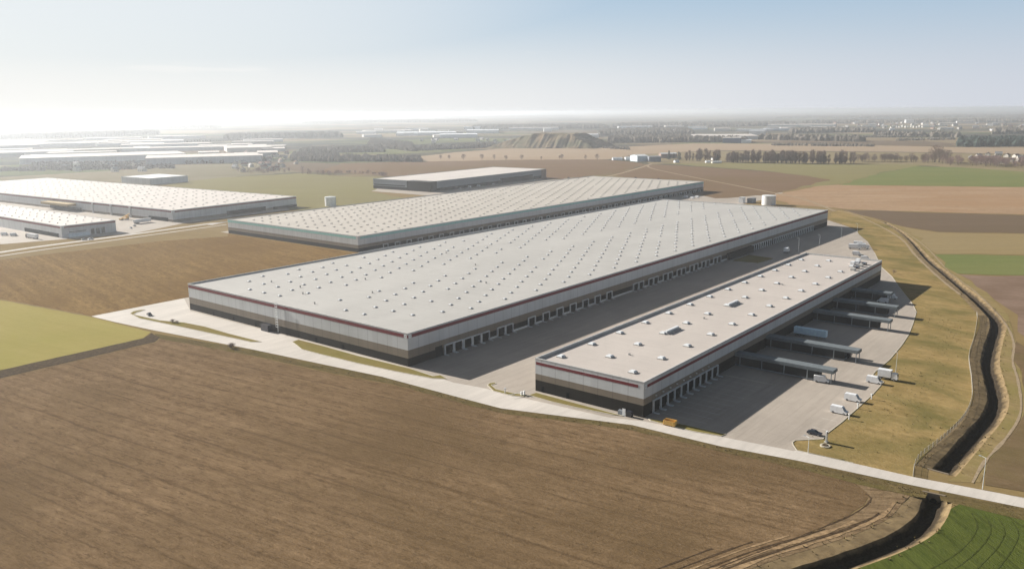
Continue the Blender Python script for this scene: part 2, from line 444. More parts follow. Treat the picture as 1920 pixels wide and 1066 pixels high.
tan = field('field_tan', (.21, .13, .072), (.4, .285, .185), 0.03, (1 / 160, 1 / 22), (1 / 60, 1 / 6), 1 / 60, (.29, .18, .1), 1.4)
brownd = field('field_dark_brown', (.105, .075, .05), (.165, .12, .08), 0.0, (1 / 260, 1 / 14), (1 / 50, 1 / 5), 1 / 120, (.13, .095, .06), .8)
tano = field('field_tan_olive', (.2, .15, .075), (.29, .225, .12), 0.0, (1 / 260, 1 / 12), (1 / 50, 1 / 4), 1 / 100, (.24, .18, .085), .8)
green2 = field('field_green', (.1, .125, .04), (.18, .19, .07), 0.0, (1 / 260, 1 / 12), (1 / 50, 1 / 4), 1 / 120, (.17, .17, .065), .9)
pink = field('field_fallow', (.14, .092, .065), (.27, .195, .15), .5, (1 / 90, 1 / 12), (1 / 20, 1 / 3), 1 / 40, (.15, .1, .068), 1.1)
rough = field('field_rough', (.105, .07, .04), (.2, .14, .08), .6, (1 / 50, 1 / 8), (1 / 12, 1 / 2), 1 / 22, (.13, .1, .045), 1.2, .3)
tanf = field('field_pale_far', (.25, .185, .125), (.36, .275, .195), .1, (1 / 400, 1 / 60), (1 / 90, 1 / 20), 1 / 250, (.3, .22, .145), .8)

# far fields, laid from the distance inwards
def far(pts, m, z): sheet('field', G(pts), z, m, 0, 14, 1.2 + .002 * G(pts)[0].length)
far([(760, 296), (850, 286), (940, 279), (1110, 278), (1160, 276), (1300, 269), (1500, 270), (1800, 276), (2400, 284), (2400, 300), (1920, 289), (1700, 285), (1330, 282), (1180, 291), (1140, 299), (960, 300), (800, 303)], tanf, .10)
far([(640, 306), (800, 303), (960, 300), (1130, 299), (1186, 304), (1215, 309), (1150, 325), (1040, 337), (800, 335), (600, 322)], brownf, .11)
far([(1222, 308), (1300, 312), (1445, 322), (1560, 337), (1500, 352), (1440, 366), (1340, 372), (1200, 345), (1150, 326)], brownf, .12)
far([(1240, 306), (1440, 305), (1600, 307), (1740, 309), (1716, 313), (1655, 323), (1573, 346), (1500, 352), (1560, 336), (1445, 321), (1300, 311)], olive, .13)
far([(1573, 347), (1655, 323.5), (1717, 312), (1800, 314), (1920, 322), (3200, 344), (3200, 352), (1920, 350.5)], green2, .14)
far([(300, 345), (420, 333), (560, 325), (650, 331), (720, 332), (700, 360), (760, 372), (640, 400), (560, 395), (420, 366)], olive, .11)
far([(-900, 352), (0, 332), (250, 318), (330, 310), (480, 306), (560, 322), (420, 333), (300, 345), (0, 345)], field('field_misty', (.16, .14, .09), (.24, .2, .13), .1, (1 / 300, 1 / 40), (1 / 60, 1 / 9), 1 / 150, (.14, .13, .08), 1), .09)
far([(1440, 368), (1530, 349), (1573, 347), (1920, 351), (3200, 353), (3200, 412), (1920, 402), (1760, 398), (1640, 394), (1590, 392), (1480, 383)], tan, .12)
far([(1578, 393.5), (1640, 395), (1760, 399), (1920, 403), (3200, 413), (3200, 448), (1920, 438), (1755, 435), (1690, 424), (1620, 404)], brownd, .10)
far([(1692, 425), (1755, 436), (1920, 438.5), (3200, 449), (3200, 488), (1920, 478), (1752, 476), (1725, 447)], tano, .11)
far([(1752, 477), (1920, 479), (3200, 489), (3200, 527), (1920, 517), (1795, 513), (1775, 500)], green2, .12)
far([(1800, 515), (1920, 518), (3200, 528), (3200, 760), (1960, 700), (1925, 640), (1900, 590), (1850, 548)], pink, .09)
far([(1180, 291), (1330, 283), (1700, 286), (1920, 290), (2400, 301), (3200, 322), (3200, 345), (1920, 323), (1740, 311), (1600, 308), (1240, 307), (1222, 308)], field('field_dry_grass', (.17, .135, .075), (.27, .215, .13), .1, (1 / 200, 1 / 30), (1 / 50, 1 / 9), 1 / 90, (.2, .165, .09), .9), .095)
# right of the ditch track
far([(1905, 640), (1990, 690), (3200, 760), (3200, 1250), (2100, 985), (1920, 926), (1834, 906), (1850, 867), (1895, 816), (1918, 770), (1914, 715), (1903, 677)], rough, .10)

# near fields
dn_l = edge(rows_dn, 0); dn_r = edge(rows_dn, -1)
sheet('field', G([(-2600, 330), (-900, 425), (0, 562), (170, 594), (282, 622), (268, 634), (0, 694), (-900, 905), (-2600, 1300)]), .05, greenl, 0, 5, .35)
sheet('field', G([(-2600, 300), (-900, 398), (0, 487), (300, 452), (428, 443)]) + [loc(TEAL, -2, 166), loc(TEAL, -2, 2), loc(MAIN, 275, 240), loc(MAIN, 275, 176)] + G([(350, 558.5), (176, 592.5), (0, 560), (-900, 422)]), .06, stub, 0, 6, .4)
sheet('bank', G([(-2600, 1300), (-900, 905), (0, 694), (268, 634), (284, 624), (300, 632), (290, 641), (0, 709), (-900, 922), (-2600, 1330)]), .08, bank, 0, 4, .3)
sheet('field', G([(-2600, 1335), (-900, 924), (0, 710), (291, 642), (300, 634), (476, 668), (616, 699), (740, 722), (865, 754), (940, 772), (1185, 804), (1351, 844), (1500, 877), (1600, 903), (1628, 926), (1620, 946), (1585, 968), (1480, 1012), (1335, 1068), (1100, 1180), (700, 1500), (300, 2400), (-3000, 2400)]), .04, plough, 0, 4, .3)
sheet('field', G([(1604, 904), (1660, 917), (1706, 929)]) + dn_l[-4::-1] + G([(700, 1520), (1100, 1190), (1336, 1070), (1481, 1014), (1586, 970), (1622, 947), (1630, 930)]), .03, head)
sheet('field', dn_r[:-2] + G([(1800, 944), (1920, 972), (2300, 1065), (3200, 1290), (3200, 2100), (1000, 1900)]), .04, greenw)
sheet('verge', G([(290, 625), (476, 656), (616, 686), (740, 709), (865, 746), (940, 766), (1185, 797), (1351, 837), (1494, 864), (1713, 911), (1740, 917), (1735, 934), (1712, 931), (1600, 905), (1500, 879), (1351, 846), (1185, 806), (940, 774), (865, 756), (740, 721), (616, 698), (476, 667), (298, 635)]), .07, verge, 0, 3, .3)
sheet('verge', G([(1760, 921), (1920, 953), (2300, 1040), (3200, 1245), (3200, 1292), (2300, 1068), (1920, 974), (1800, 946), (1765, 938)]), .07, verge, 0, 3, .3)
FURM = plain('furrow_soil', (.075, .05, .03), 1, 0, 0, .4)
ribbon('furrow', smooth_line(G([(1622, 925), (1633, 933), (1622, 948), (1587, 969), (1480, 1013), (1336, 1069), (1100, 1184)]), 1.2), .34, .09, FURM, 0, .8)

# yard, road and lawn
yard = concrete('yard_concrete', (.385, .335, .285))
roadm = concrete('road_concrete', (.5, .455, .405), False)
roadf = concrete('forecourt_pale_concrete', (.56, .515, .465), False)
edge_r = [(1553, 413), (1590, 425), (1606, 432), (1611, 440), (1627, 453), (1640, 474), (1652, 500), (1673, 519), (1685, 537), (1712, 571), (1718, 585), (1712, 606), (1704, 627), (1690, 648), (1668, 674), (1641, 697), (1636, 703), (1657, 716), (1635.5, 740), (1580, 790), (1550, 813), (1543, 823), (1491, 825.5), (1486, 829), (1487, 834), (1494, 844)]
road_up = [(1494, 844), (1713, 894), (1920, 933), (2300, 1012), (3200, 1200)]
road_lo = [(3200, 1242), (2300, 1037), (1920, 952), (1713, 910), (1494, 863), (1351, 836.5), (1185, 796.5), (940, 765.5), (865, 746), (716, 706), (616, 685), (476, 655.5), (283, 618), (215, 603.5), (172, 593)]
sheet('yard', G([(172, 592.6), (350, 558)]) + [loc(MAIN, 260, 172), loc(MAIN, 520, 172)] + G(edge_r + road_up + road_lo), .10, yard)
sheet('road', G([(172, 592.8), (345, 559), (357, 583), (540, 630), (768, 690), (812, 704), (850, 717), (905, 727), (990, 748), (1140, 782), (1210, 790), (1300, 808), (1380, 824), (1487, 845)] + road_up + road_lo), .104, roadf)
lf = edge(rows_up, 0)
sheet('lawn', G(edge_r[2:] + [(1494, 844), (1713, 894)]) + lf + G([(1620, 404), (1578, 394), (1560, 397), (1553, 409), (1590, 424)]), .06, lawn, 0, 6, .0)
sheet('verge', edge(rows_up, -1) + G([(1640, 405), (1692, 425), (1725, 447), (1752, 476), (1800, 515), (1850, 548), (1890, 590), (1905, 640), (1908, 677), (1920, 715), (1924, 770), (1901, 815), (1856, 866), (1838, 904), (1775, 902)]), .05, field('bank_grass', (.17, .125, .055), (.3, .225, .11), .9, (1 / 30, 1 / 5), (1 / 6, 1 / 1), 1 / 14, (.2, .165, .06), 1.2, .3))
dirt = plain('track_dirt', (.29, .225, .15), 1, 0, 0, .2)
ribbon('track', smooth_line(G([(1823.5, 905), (1846, 865.5), (1891, 815), (1914, 770), (1909, 715), (1898.7, 677.6), (1900, 640), (1880, 600), (1830, 548), (1780, 510), (1735, 462), (1690, 432), (1640, 412), (1585, 395)]), 4), .9, .12, dirt, 0, .35)
ribbon('track', smooth_line([p + Vector((0, 0, 0)) for p in G([(1800, 552), (1760, 520), (1716, 478), (1690, 448), (1650, 424), (1600, 402), (1562, 393)])], 5), 1.5, .11, dirt, 0, .3)
ribbon('path', smooth_line(G([(1565, 396), (1500, 372), (1400, 352), (1230, 318), (1215, 309)]), 15), 4, .2, dirt, 0, .2)
ribbon('path', smooth_line(G([(1130, 333), (1165, 325), (1205, 313), (1222, 307)]), 12), 6, .22, dirt, 0, .2)
island_hedge = [(244, 588), (250, 584), (262, 581.5), (272, 581), (256, 586), (250, 590), (300, 601), (345, 605), (384, 612.5), (430, 626), (490, 641), (470, 641), (400, 626), (330, 611), (262, 597)]
kerbm = plain('kerb_stone', (.46, .42, .34), .9, .1)
islands = [island_hedge,
           [(548, 641), (560, 637), (610, 650), (670, 667), (768, 691), (812, 705.5), (826, 703.5), (838, 710.5), (810, 709.5), (740, 696), (670, 681), (600, 664), (566, 655), (556, 647)],
           [(914, 722), (918, 718.5), (928, 717.5), (930, 719.5), (921, 722), (930, 730), (960, 737), (988, 741), (988, 744), (960, 742), (925, 733)],
           [(1216, 785), (1240, 788.5), (1290, 798), (1361, 814.5), (1352, 818), (1300, 809), (1250, 797), (1220, 789)],
           [(991, 741), (1006, 736.5), (1060, 751), (1170, 780.5), (1145, 777), (1080, 764), (1035, 753.5)]]
for isl in islands:
    pts = G(isl); sheet('island', pts, .24, lawn2, .2)
    ribbon('kerb', pts + [pts[0]], .35, .25, kerbm, .2)
ribbon('kerb', G([(1640, 474), (1652, 500), (1673, 519), (1685, 537), (1712, 571), (1718, 585), (1712, 606), (1704, 627), (1690, 648), (1668, 674), (1641, 697), (1636, 703), (1657, 716), (1635.5, 740), (1580, 790), (1550, 813), (1543, 823), (1491, 825.5), (1486, 829), (1487, 834), (1494, 844), (1600, 868)]), .28, .2, kerbm, .2)
# service road beside the left complex
ribbon('road', smooth_line(G([(-900, 545), (-300, 504), (0, 473), (60, 464), (250, 439), (425, 415)]) + [loc(TEAL, 20, 230)], 20), 6, .09, roadm)
ribbon('path', smooth_line(G([(-900, 553), (-300, 511), (0, 480), (60, 471), (250, 445), (425, 421)]), 20), 3, .1, roadm)
sheet('yard', [loc(MAIN, -20, 560), loc(MAIN, 30, 492), loc(MAIN, 120, 462), loc(MAIN, 190, 492), loc(MAIN, 345, 500), loc(MAIN, 345, 1100), loc(MAIN, 60, 1100)], .05, yard)
sheet('yard', [loc(TEAL, 0, -100), loc(TEAL, 580, -100), loc(TEAL, 640, -60), loc(TEAL, 640, 40), loc(TEAL, 580, 180), loc(TEAL, 0, 180)], .07, yard)
sheet('yard', [loc(MAIN, 500, 480), loc(MAIN, 840, 480), loc(MAIN, 840, 505), loc(MAIN, 500, 640)], .06, yard)
sheet('island', [loc(MAIN, 298, -5), loc(MAIN, 326, -5), loc(MAIN, 322, -24), loc(MAIN, 300, -22)], .3, lawn2, .3)
MARK = plain('marking_paint', (.55, .54, .5), .9, .1, 0, .3)
for k in range(11):
    ribbon('bay_marking', [loc(SIDE, 8 + 5 * k, -2.5), loc(SIDE, 8 + 5 * k, -19)], .12, .106, MARK)
ribbon('kerb', [loc(SIDE, 58.5, -1), loc(SIDE, 58.5, -22)], .4, .2, kerbm, .1)
for k in range(9):
    ribbon('bay_marking', [loc(SIDE, 16.5 + 9.6 * k, -46.8), loc(SIDE, 16.5 + 9.6 * k, -51.5)], .14, .106, MARK)

STRAW = plain('straw_rows', (.27, .185, .105), 1, 0, 0, .4)
core = dnl[6:-3]
def offset(line, o):
    out = []
    for i, p in enumerate(line):
        d = (line[min(i + 2, len(line) - 1)] - line[max(i - 2, 0)]).normalized(); q = p + Vector((d.y, -d.x, 0)) * o
        if not out or ((q - out[-1]).length > .6 and (q - out[-1]).dot(d) > 0): out.append(q)
    return out
for k, (o, wd, m) in enumerate(((-7.8, .9, STRAW), (-8.9, .5, FURM), (-10.1, 1.1, STRAW), (-11.4, .45, FURM), (-13, .5, STRAW), (-14.6, .4, FURM), (-17, .35, FURM))):
    ribbon('furrow', offset(core[: len(core) - 3 * k], o), wd, .085 + .001 * k, m, 0, .75)
for k in range(4):
    ribbon('track', smooth_line(G([(1560 + 62 * k, 1150), (1715 + 42 * k, 1082 + 4 * k), (1800 + 30 * k, 1032 + 3 * k), (1832 + 26 * k, 990 + 4 * k), (1822 + 25 * k, 962 + 5 * k)]), 2), .26, .075 + .001 * k, plain('wheel_track', (.055, .066, .018), 1, 0, 0, .4), 0, .6)

# ------------------------------------------------------------------ warehouses
def sky_mesh(w=1.75, l=1.75, h=.28, c=.22):
    mb = MB(); mb.box(-l / 2, l / 2, -w / 2, w / 2, -.02, c, 1); mb.frus(-l / 2 + .05, l / 2 - .05, -w / 2 + .05, w / 2 - .05, c + .001, h + c, .45, 0); return mb
def warehouse(name, label, p, rz, L, W, h, bands, roofm, stripe=None, par=.9, clad=(WHITE, TAUPE, DARK), spots=(), glaze=None, dome=(1.75, 1.75, .3, .28)):
    """bands: heights as shares of h: (stripe_bottom, stripe_top, pale_bottom, taupe_bottom)"""
    r = thing(name, label, 'warehouse', p, rz)
    sb, st, wb, tb = [b * h for b in bands]
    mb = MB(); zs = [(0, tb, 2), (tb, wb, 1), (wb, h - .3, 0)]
    for z0, z1, mi in zs:
        mb.q([(0, 0, z0), (L, 0, z0), (L, 0, z1), (0, 0, z1)], mi); mb.q([(L, 0, z0), (L, W, z0), (L, W, z1), (L, 0, z1)], mi)
        mb.q([(L, W, z0), (0, W, z0), (0, W, z1), (L, W, z1)], mi); mb.q([(0, W, z0), (0, 0, z0), (0, 0, z1), (0, W, z1)], mi)
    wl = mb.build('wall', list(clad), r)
    for poly in wl.data.polygons: pass
    mb = MB(); e = .08; t = .32; zr = h - par
    O = [(-e, -e), (L + e, -e), (L + e, W + e), (-e, W + e)]; I = [(t, t), (L - t, t), (L - t, W - t), (t, W - t)]
    for k in range(4):
        j = (k + 1) % 4
        mb.q([(*O[k], h - .35), (*O[j], h - .35), (*O[j], h), (*O[k], h)]); mb.q([(*O[k], h), (*O[j], h), (*I[j], h), (*I[k], h)])
        mb.q([(*I[k], h), (*I[j], h), (*I[j], zr - .1), (*I[k], zr - .1)])
    mb.build('parapet', COPING, r)
    mb = MB(); mb.q([(t, t, zr), (L - t, t, zr), (L - t, W - t, zr), (t, W - t, zr)]); mb.build('roof', roofm, r)
    if stripe:
        mb = MB(); d = .06
        for (x0, x1, y0, y1) in ((2.2, L - .3, -d, -.003), (2.2, L - .3, W + .003, W + d)): mb.box(x0, x1, y0, y1, sb, st)
        for (x0, x1, y0, y1) in ((-d, -.003, 2.2, W - .3), (L + .003, L + d, .3, W - .3)): mb.box(x0, x1, y0, y1, sb, st)
        mb.build('fascia_stripe', stripe, r)
    if spots:
        pts = sorted(spots, key=lambda s: ((Vector(p) + Vector((s[0] * math.cos(rz) - s[1] * math.sin(rz), s[0] * math.sin(rz) + s[1] * math.cos(rz), 0))).length))
        proto = None
        for (x, y) in pts[:100]:
            if proto is None: o = proto = sky_mesh(*dome).build('skylight', [glaze or GLAZE, CURB], r)
            else: o = proto.copy(); C.objects.link(o)
            o.parent = r; o.location = (x, y, zr)
        rest = pts[100:]
        if rest:
            big = MB(); one = sky_mesh(*dome)
            for (x, y) in rest:
                b = len(big.v); big.v += [(a + x, c + y, d + zr) for a, c, d in one.v]; big.f += [tuple(i + b for i in f) for f in one.f]; big.m += one.m
            o = big.build('skylight', [glaze or GLAZE, CURB], r); o['kind'] = 'stuff'; o['label'] = 'remaining rows of small roof domes towards the far end'
    return r

def dock(r, x, w, hgt, t=.42, pads=True):
    """a dock opening on the y = 0 face: white frame standing proud, dark curtain door, bumper pads"""
    mb = MB(); d = .7
    mb.box(x, x + t, -d, -.004, .12, hgt); mb.box(x + w - t, x + w, -d, -.004, .12, hgt); mb.box(x + t, x + w - t, -d, -.004, hgt - t, hgt - .003)
    f = mb.build('dock_frame', FRAMEW, r)
    mb = MB(); mb.box(x + t + .003, x + w - t - .003, -.25, -.006, 1.25, hgt - t - .003)
    mb.build('dock_door', BLACK, f)
    if pads:
        for x0, x1 in ((x - .1, x + .55), (x + w - .55, x + w + .1)): MB().box(x0, x1, -2.6, -d - .005, .11, .38).build('wheel_guide', FRAMEW, f)
    return f
def flat_panel(r, name, x0, x1, z0, z1, m, d=.05):
    MB().box(x0, x1, -d, -.004, z0, z1).build(name, m, r)

def ring(mb, c, r0, r1, axis, d0, d1, n=20):
    for k in range(n):
        a, b = 2 * math.pi * k / n, 2 * math.pi * (k + 1) / n
        def pt(ang, r, d):
            return (c[0] + r * math.cos(ang), d, c[1] + r * math.sin(ang)) if axis == 'y' else (d, c[0] + r * math.cos(ang), c[1] + r * math.sin(ang))
        mb.q([pt(a, r0, d1), pt(b, r0, d1), pt(b, r1, d1), pt(a, r1, d1)]); mb.q([pt(a, r1, d0), pt(b, r1, d0), pt(b, r1, d1), pt(a, r1, d1)])

# main warehouse
rr = random.Random(5)
sp = []
for i in range(41):
    x = 12.3 + 12.1 * i
    if x > 497: break
    for k in range(13):
        y = (9.5 if i % 2 else 15.5) + 12.3 * k
        if y > 155: continue
        if 76 < y < 92: continue
        if i == 0 and (y > 130 or y < 30): continue
        if rr.random() < .05: continue
        sp.append((x + rr.uniform(-.3, .3), y + rr.uniform(-.3, .3)))
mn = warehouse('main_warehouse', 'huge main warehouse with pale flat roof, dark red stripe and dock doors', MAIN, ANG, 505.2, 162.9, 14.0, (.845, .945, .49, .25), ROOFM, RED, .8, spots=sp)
hm = 14.0
starts = [20.6, 26.6, 32.6, 38.5, 44.3, 55.2, 61.0, 72.6, 78.2 + 6, 95.3 - 5.4 + 6, 107.2, 118.4, 130, 141.4, 153]
starts = [20.6, 26.5, 32.5, 38.4, 44.2, 55.3, 61.1, 78.2, 89.7, 101.3, 112.8, 124.1, 135.6, 147.2]
for g in (175.2, 192.4, 209.9, 227.2, 244.2, 261, 278.3): starts += [g, g + 6.0]
for x in starts: dock(mn, x, 5.6, 4.5)
prev = starts[0]
for a, b in zip(starts, starts[1:]):
    if b - a > 7: flat_panel(mn, 'dwarf_wall', a + 5.75, b - .15, .12, 1.0, FRAMEW, .3)
flat_panel(mn, 'dwarf_wall', 284.3 + 5.75, 300, .12, 1.0, FRAMEW, .3)
for k in range(9): dock(mn, 341 + 4.15 * k, 4.1, 4.6, pads=False)
for k in range(21): dock(mn, 382.5 + 4.15 * k, 4.1, 4.6, pads=False)
mb = MB(); mb.box(300, 341, -2.2, -.01, .12, 4.4); mb.build('entrance_block', DARK, mn)
flat_panel(mn, 'door', 15.5, 19.6, .12, 4.6, BLACK, .08)
mb = MB(); ring(mb, (1.25, 12.55), .42, .8, 'y', -.02, -.09); ring(mb, (1.25 + .0, 12.55), .42, .8, 'x', -.02, -.09); ring(mb, (2.2 + .0, 12.55), .01, .02, 'x', -.02, -.03)
mb.build('emblem', PAINTW, mn)
mb = MB(); mb.box(-.07, -.004, .02, .36, 11.95, 13.1); mb.box(-.06, .36, -.07, -.004, 11.95, 13.1); mb.build('sign_plate', RED, mn)
# front: ladder, dark doorway, downpipes
mb = MB()
for y in (85.6, 86.3): mb.box(-.5, -.42, y, y + .08, .2, 14.9)
for k in range(46): mb.box(-.49, -.43, 85.68, 86.3, .5 + .31 * k, .55 + .31 * k)
for k in range(10): mb.box(-1.1, -.42, 85.3, 86.7, 3 + 1.2 * k, 3.06 + 1.2 * k)
mb.box(-1.15, -1.05, 85.3, 85.4, 3, 14.9); mb.box(-1.15, -1.05, 86.6, 86.7, 3, 14.9); mb.build('ladder', FRAMEW, mn)
mb = MB(); mb.box(-2.6, -.01, 91, 96.5, .1, 3.2); mb.build('entrance_canopy', PAINTD, mn)
for y in (40, 58, 104, 122, 140): MB().box(-.09, -.004, y, y + 1.1, .12, 2.3).build('door', BLACK, mn)
for x, y in ((22, 96), (12, 74), (30, 133), (44, 70), (64, 98), (95, 40), (150, 120), (31, 110), (130, 78)):
    MB().box(x, x + .5, y, y + .5, hm - .8, hm + .25).build('roof_vent', CURB, mn)

# side warehouse with the loading piers
sp = [(9 + 20.3 * k, 9.6) for k in range(13)] + [(19.8 + 20.2 * k, 25.7) for k in range(13)] + [(9 + 20.6 * k, 39.9) for k in range(13)]
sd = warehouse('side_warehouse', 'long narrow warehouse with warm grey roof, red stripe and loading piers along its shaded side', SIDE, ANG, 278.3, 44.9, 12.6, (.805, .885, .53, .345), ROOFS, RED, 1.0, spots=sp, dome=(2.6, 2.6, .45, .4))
for x, y in ((60, 24.5), (119, 24.5)):
    mb = MB(); mb.box(x, x + 11, y - 1.3, y + 1.3, 11.58, 12.1, 1); mb.prof([(x + .1, 12.1), (x + 10.9, 12.1), (x + 10.6, 12.9), (x + .4, 12.9)], 1.0)
    mb.v = [(a, (b + y if abs(b) <= .6 else b), c) for a, b, c in mb.v]; mb.build('ridge_skylight', [GLAZE, CURB], sd)
for k in range(10): dock(sd, 6 + 5.0 * k, 4.95, 4.6, .24)
for k in range(9): MB().box(7.9 + 5 * k, 8.3 + 5 * k, -.5, -.01, 5.6, 5.9).build('wall_lamp', FRAMEW, sd)
mb = MB(); ring(mb, (1.15, 10.7), .42, .75, 'y', -.02, -.09); mb.build('emblem', PAINTW, sd)
for k in range(4): MB().box(240 + 7 * k, 243.5 + 7 * k, 4.5, 6.5, 11.59, 12.9).build('roof_unit', PAINTD if k % 2 else CURB, sd)
for x, y in ((258, 10), (262, 8.5), (268, 10)): MB().box(x, x + 3.4, y, y + 2.2, 11.59, 13.4).build('roof_unit', PAINTW, sd)
for x, y in ((26, 21), (92, 23), (180, 22)): MB().box(x, x + .7, y, y + .6, 11.59, 12.3).build('roof_vent', CURB, sd)
for y in (7, 30, 41): MB().box(-.09, -.004, y, y + 1.1, .12, 2.3).build('door', BLACK, sd)
for x, w in ((72, 4), (104, 4), (161, 5), (190, 4), (222, 4)): flat_panel(sd, 'dock_door', x + 6, x + 6 + w, .12, 4.4, BLACK, .1)

# teal-striped warehouse
sp = []
for i in range(46):
    x = 12 + 12.1 * i
    if x > 555: break
    for k in range(14):
        y = (8 if i % 2 else 14) + 12.1 * k
        if y < 160 and rr.random() > .04: sp.append((x, y))
te = warehouse('teal_warehouse', 'large warehouse with beige roof and pale teal stripe behind the main warehouse', TEAL, ANG, 563.7, 167.6, 12.1, (.8, .94, .45, .24), ROOFT, TEALM, .6, (WHITE, TAUPE, DARK), sp, GREYG)
for k in range(44): dock(te, 24 + 12.2 * k, 5.0, 3.2, pads=False)
MB().box(0, 300, -1.0, -.01, .12, .5).build('dock_ramp', FRAMEW, te)

# dark warehouse with a white roof beyond
b3 = warehouse('dark_warehouse', 'distant dark grey warehouse with pale roof and brown corner office', loc(MAIN, 533, 508), ANG + R(3), 268, 102, 13.3, (.87, .96, .48, .3), ROOFW, None, .5, (GREYD, GREYD, DARK))
MB().box(-.6, 12, -.6, 40, .1, 13.0).build('corner_office', DARK, b3)
for k in range(20): MB().box(20 + 12 * k, 24 + 12 * k, -.5, -.01, .2, 3.6).build('dock_door', BLACK, b3)
MB().box(150, 230, -1.5, -.01, .2, 7).build('dock_block', DARK, b3)
MB().box(-.25, -.01, 44, 100, 5, 6.5).build('window_band', GLASS, b3)
MB().box(255, 268.4, -.4, 3, .2, 13).build('stair_tower', BRICK, b3)

# left complex
sp = [(10 + 12.5 * (k % 12), 14 + 18 * (k // 12) + (6 if k % 2 else 0)) for k in range(12 * 28)]
bl = warehouse('left_warehouse', 'wide pale warehouse with pinkish white roof and red stripe, largest of the left complex', loc(MAIN, 182, 505), ANG + R(4), 150, 540, 11.4, (.8, .92, .3, .2), ROOFW, RED, .4, (WHITE, WHITE, TAUPE), [s for s in sp if s[0] < 148 and s[1] < 530], GREYG)
MB().box(60, 108, -.5, -.01, .12, 4.4).build('dock_block', BLACK, bl)
MB().box(118, 150, -.5, -.01, .12, 3.0).build('dock_block', BLACK, bl)
for y0, y1 in ((8, 40), (165, 230)): MB().box(-.5, -.01, y0, y1, .12, 3.6).build('dock_block', BLACK, bl)
MB().box(-9, -.01, 175, 232, 5.5, 8).build('canopy', plain('canopy_ochre', (.35, .25, .1), .7), bl)
for y in (70, 105, 140): MB().box(-1.2, -.01, y, y + 2, .12, 10.8).build('downpipe_box', WHITE, bl)
sp = [(8 + 11 * (k % 4), 10 + 15 * (k // 4) + (5 if k % 2 else 0)) for k in range(60)]
bs = warehouse('corner_warehouse', 'smaller pale warehouse with red stripe and shopfront windows beside the service road', loc(MAIN, 73, 486), ANG + R(1.5), 46, 240, 10.2, (.78, .93, .3, .2), ROOFW, RED, .4, (WHITE, WHITE, WHITE), sp, GREYG)
MB().box(6, 20, -.2, -.01, 4.0, 4.8).build('window_band', GLASS, bs)
for x in (24, 28.5, 33): MB().box(x, x + 3, -.2, -.01, .3, 5.2).build('dock_door', GLASS, bs)
MB().box(5, 22, -1.8, -.01, .12, 2.8).build('entrance_block', BLUEW, bs)
MB().box(-.4, -.01, 6, 70, .12, 3.4).build('dock_block', BLACK, bs)
ws = warehouse('white_shed', 'low white shed with bright roof behind the left warehouse', loc(MAIN, 384, 930), ANG + R(4), 62, 75, 9.5, (.8, .9, .3, .2), plain('roof_bright', (.78, .76, .74), .5), None, .3, (WHITE, WHITE, WHITE))

# ------------------------------------------------------------------ loading piers
def pier(u, ln, label):
    r = thing('loading_pier', label, 'loading pier', loc(SIDE, u, 0), ANG, 'covered loading piers on the shaded side')
    w = 4.8
    mb = MB(); mb.box(-w / 2, w / 2, -ln, -.15, 5.0, 5.35); mb.box(-w / 2 - .1, w / 2 + .1, -ln - .1, -.16, 4.1, 5.0); mb.build('roof', PIERM, r)
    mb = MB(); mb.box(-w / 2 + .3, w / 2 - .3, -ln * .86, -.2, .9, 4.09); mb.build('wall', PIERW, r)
    n = max(3, int(ln / 6.5))
    for k in range(n):
        y = -ln + .6 + (ln - 3) * k / (n - 1)
        for x in (-w / 2 + .12, w / 2 - .12): MB().box(x - .13, x + .13, y - .13, y + .13, .1, 4.09).build('column', STEEL, r)
    MB().box(-w / 2 + .4, w / 2 - .4, -ln * .86, -.25, .3, .88).build('deck', GREYD, r)
    return r
PIERS = [(74.2, 38.5, 'covered loading pier nearest the road, beside the row of white dock frames'), (106, 38, 'covered loading pier with a lorry under its outer end, beside the pale blue trailer'),
         (164, 35, 'covered loading pier on the far side of the pale blue trailer'), (193.5, 30.5, 'covered loading pier just before the pair of shaded vans'), (224, 20, 'shortest covered loading pier, farthest along the side warehouse')]
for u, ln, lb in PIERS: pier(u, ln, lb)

# ------------------------------------------------------------------ vehicles (built nose towards +x)
def wheels(r, xs, w, rad, wd=.28):
    for x in xs:
        for s in (-1, 1):
            y = s * (w / 2 - wd / 2 + .03)
            mb = MB(); mb.cyl((x, y - wd / 2, rad), rad, wd, 14, None, 0, 'y'); o = mb.build('wheel', RUBBER, r)
            mb = MB(); mb.cyl((x, y - wd / 2 - .012, rad), rad * .6, wd + .024, 10, None, 0, 'y'); mb.build('rim', PAINTS, o)
def make_van(label, p, rz, paint=PAINTW, group=None):
    r = thing('white_van', label, 'van', p, rz, group)
    w = 2.05
    MB().prof([(-2.75, .35), (2.6, .35), (2.75, .6), (2.7, 1.0), (1.95, 1.25), (1.25, 2.35), (.95, 2.55), (-2.6, 2.55), (-2.75, 2.4)], w, 0, .1, 1.3).build('body', paint, r)
    mb = MB(); mb.q([(1.97, -.86, 1.29), (1.97, .86, 1.29), (1.33, .8, 2.27), (1.33, -.8, 2.27)]); mb.v = [(x + .03, y, z + .02) for x, y, z in mb.v]; mb.build('windscreen', GLASS, r)
    for s in (-1, 1):
        mb = MB(); yy = s * (w / 2 - .09); mb.q([(1.75, yy + s * .0, 1.36), (.55, yy, 1.36), (.55, yy, 2.2), (1.2, yy, 2.2)]); mb.build('side_window', GLASS, r)
    for s in (-1, 1): MB().box(2.62, 2.78, s * .75 - .18, s * .75 + .18, .72, .95).build('headlight', LAMP, r)
    wheels(r, (-1.75, 1.75), w, .36)
    return r
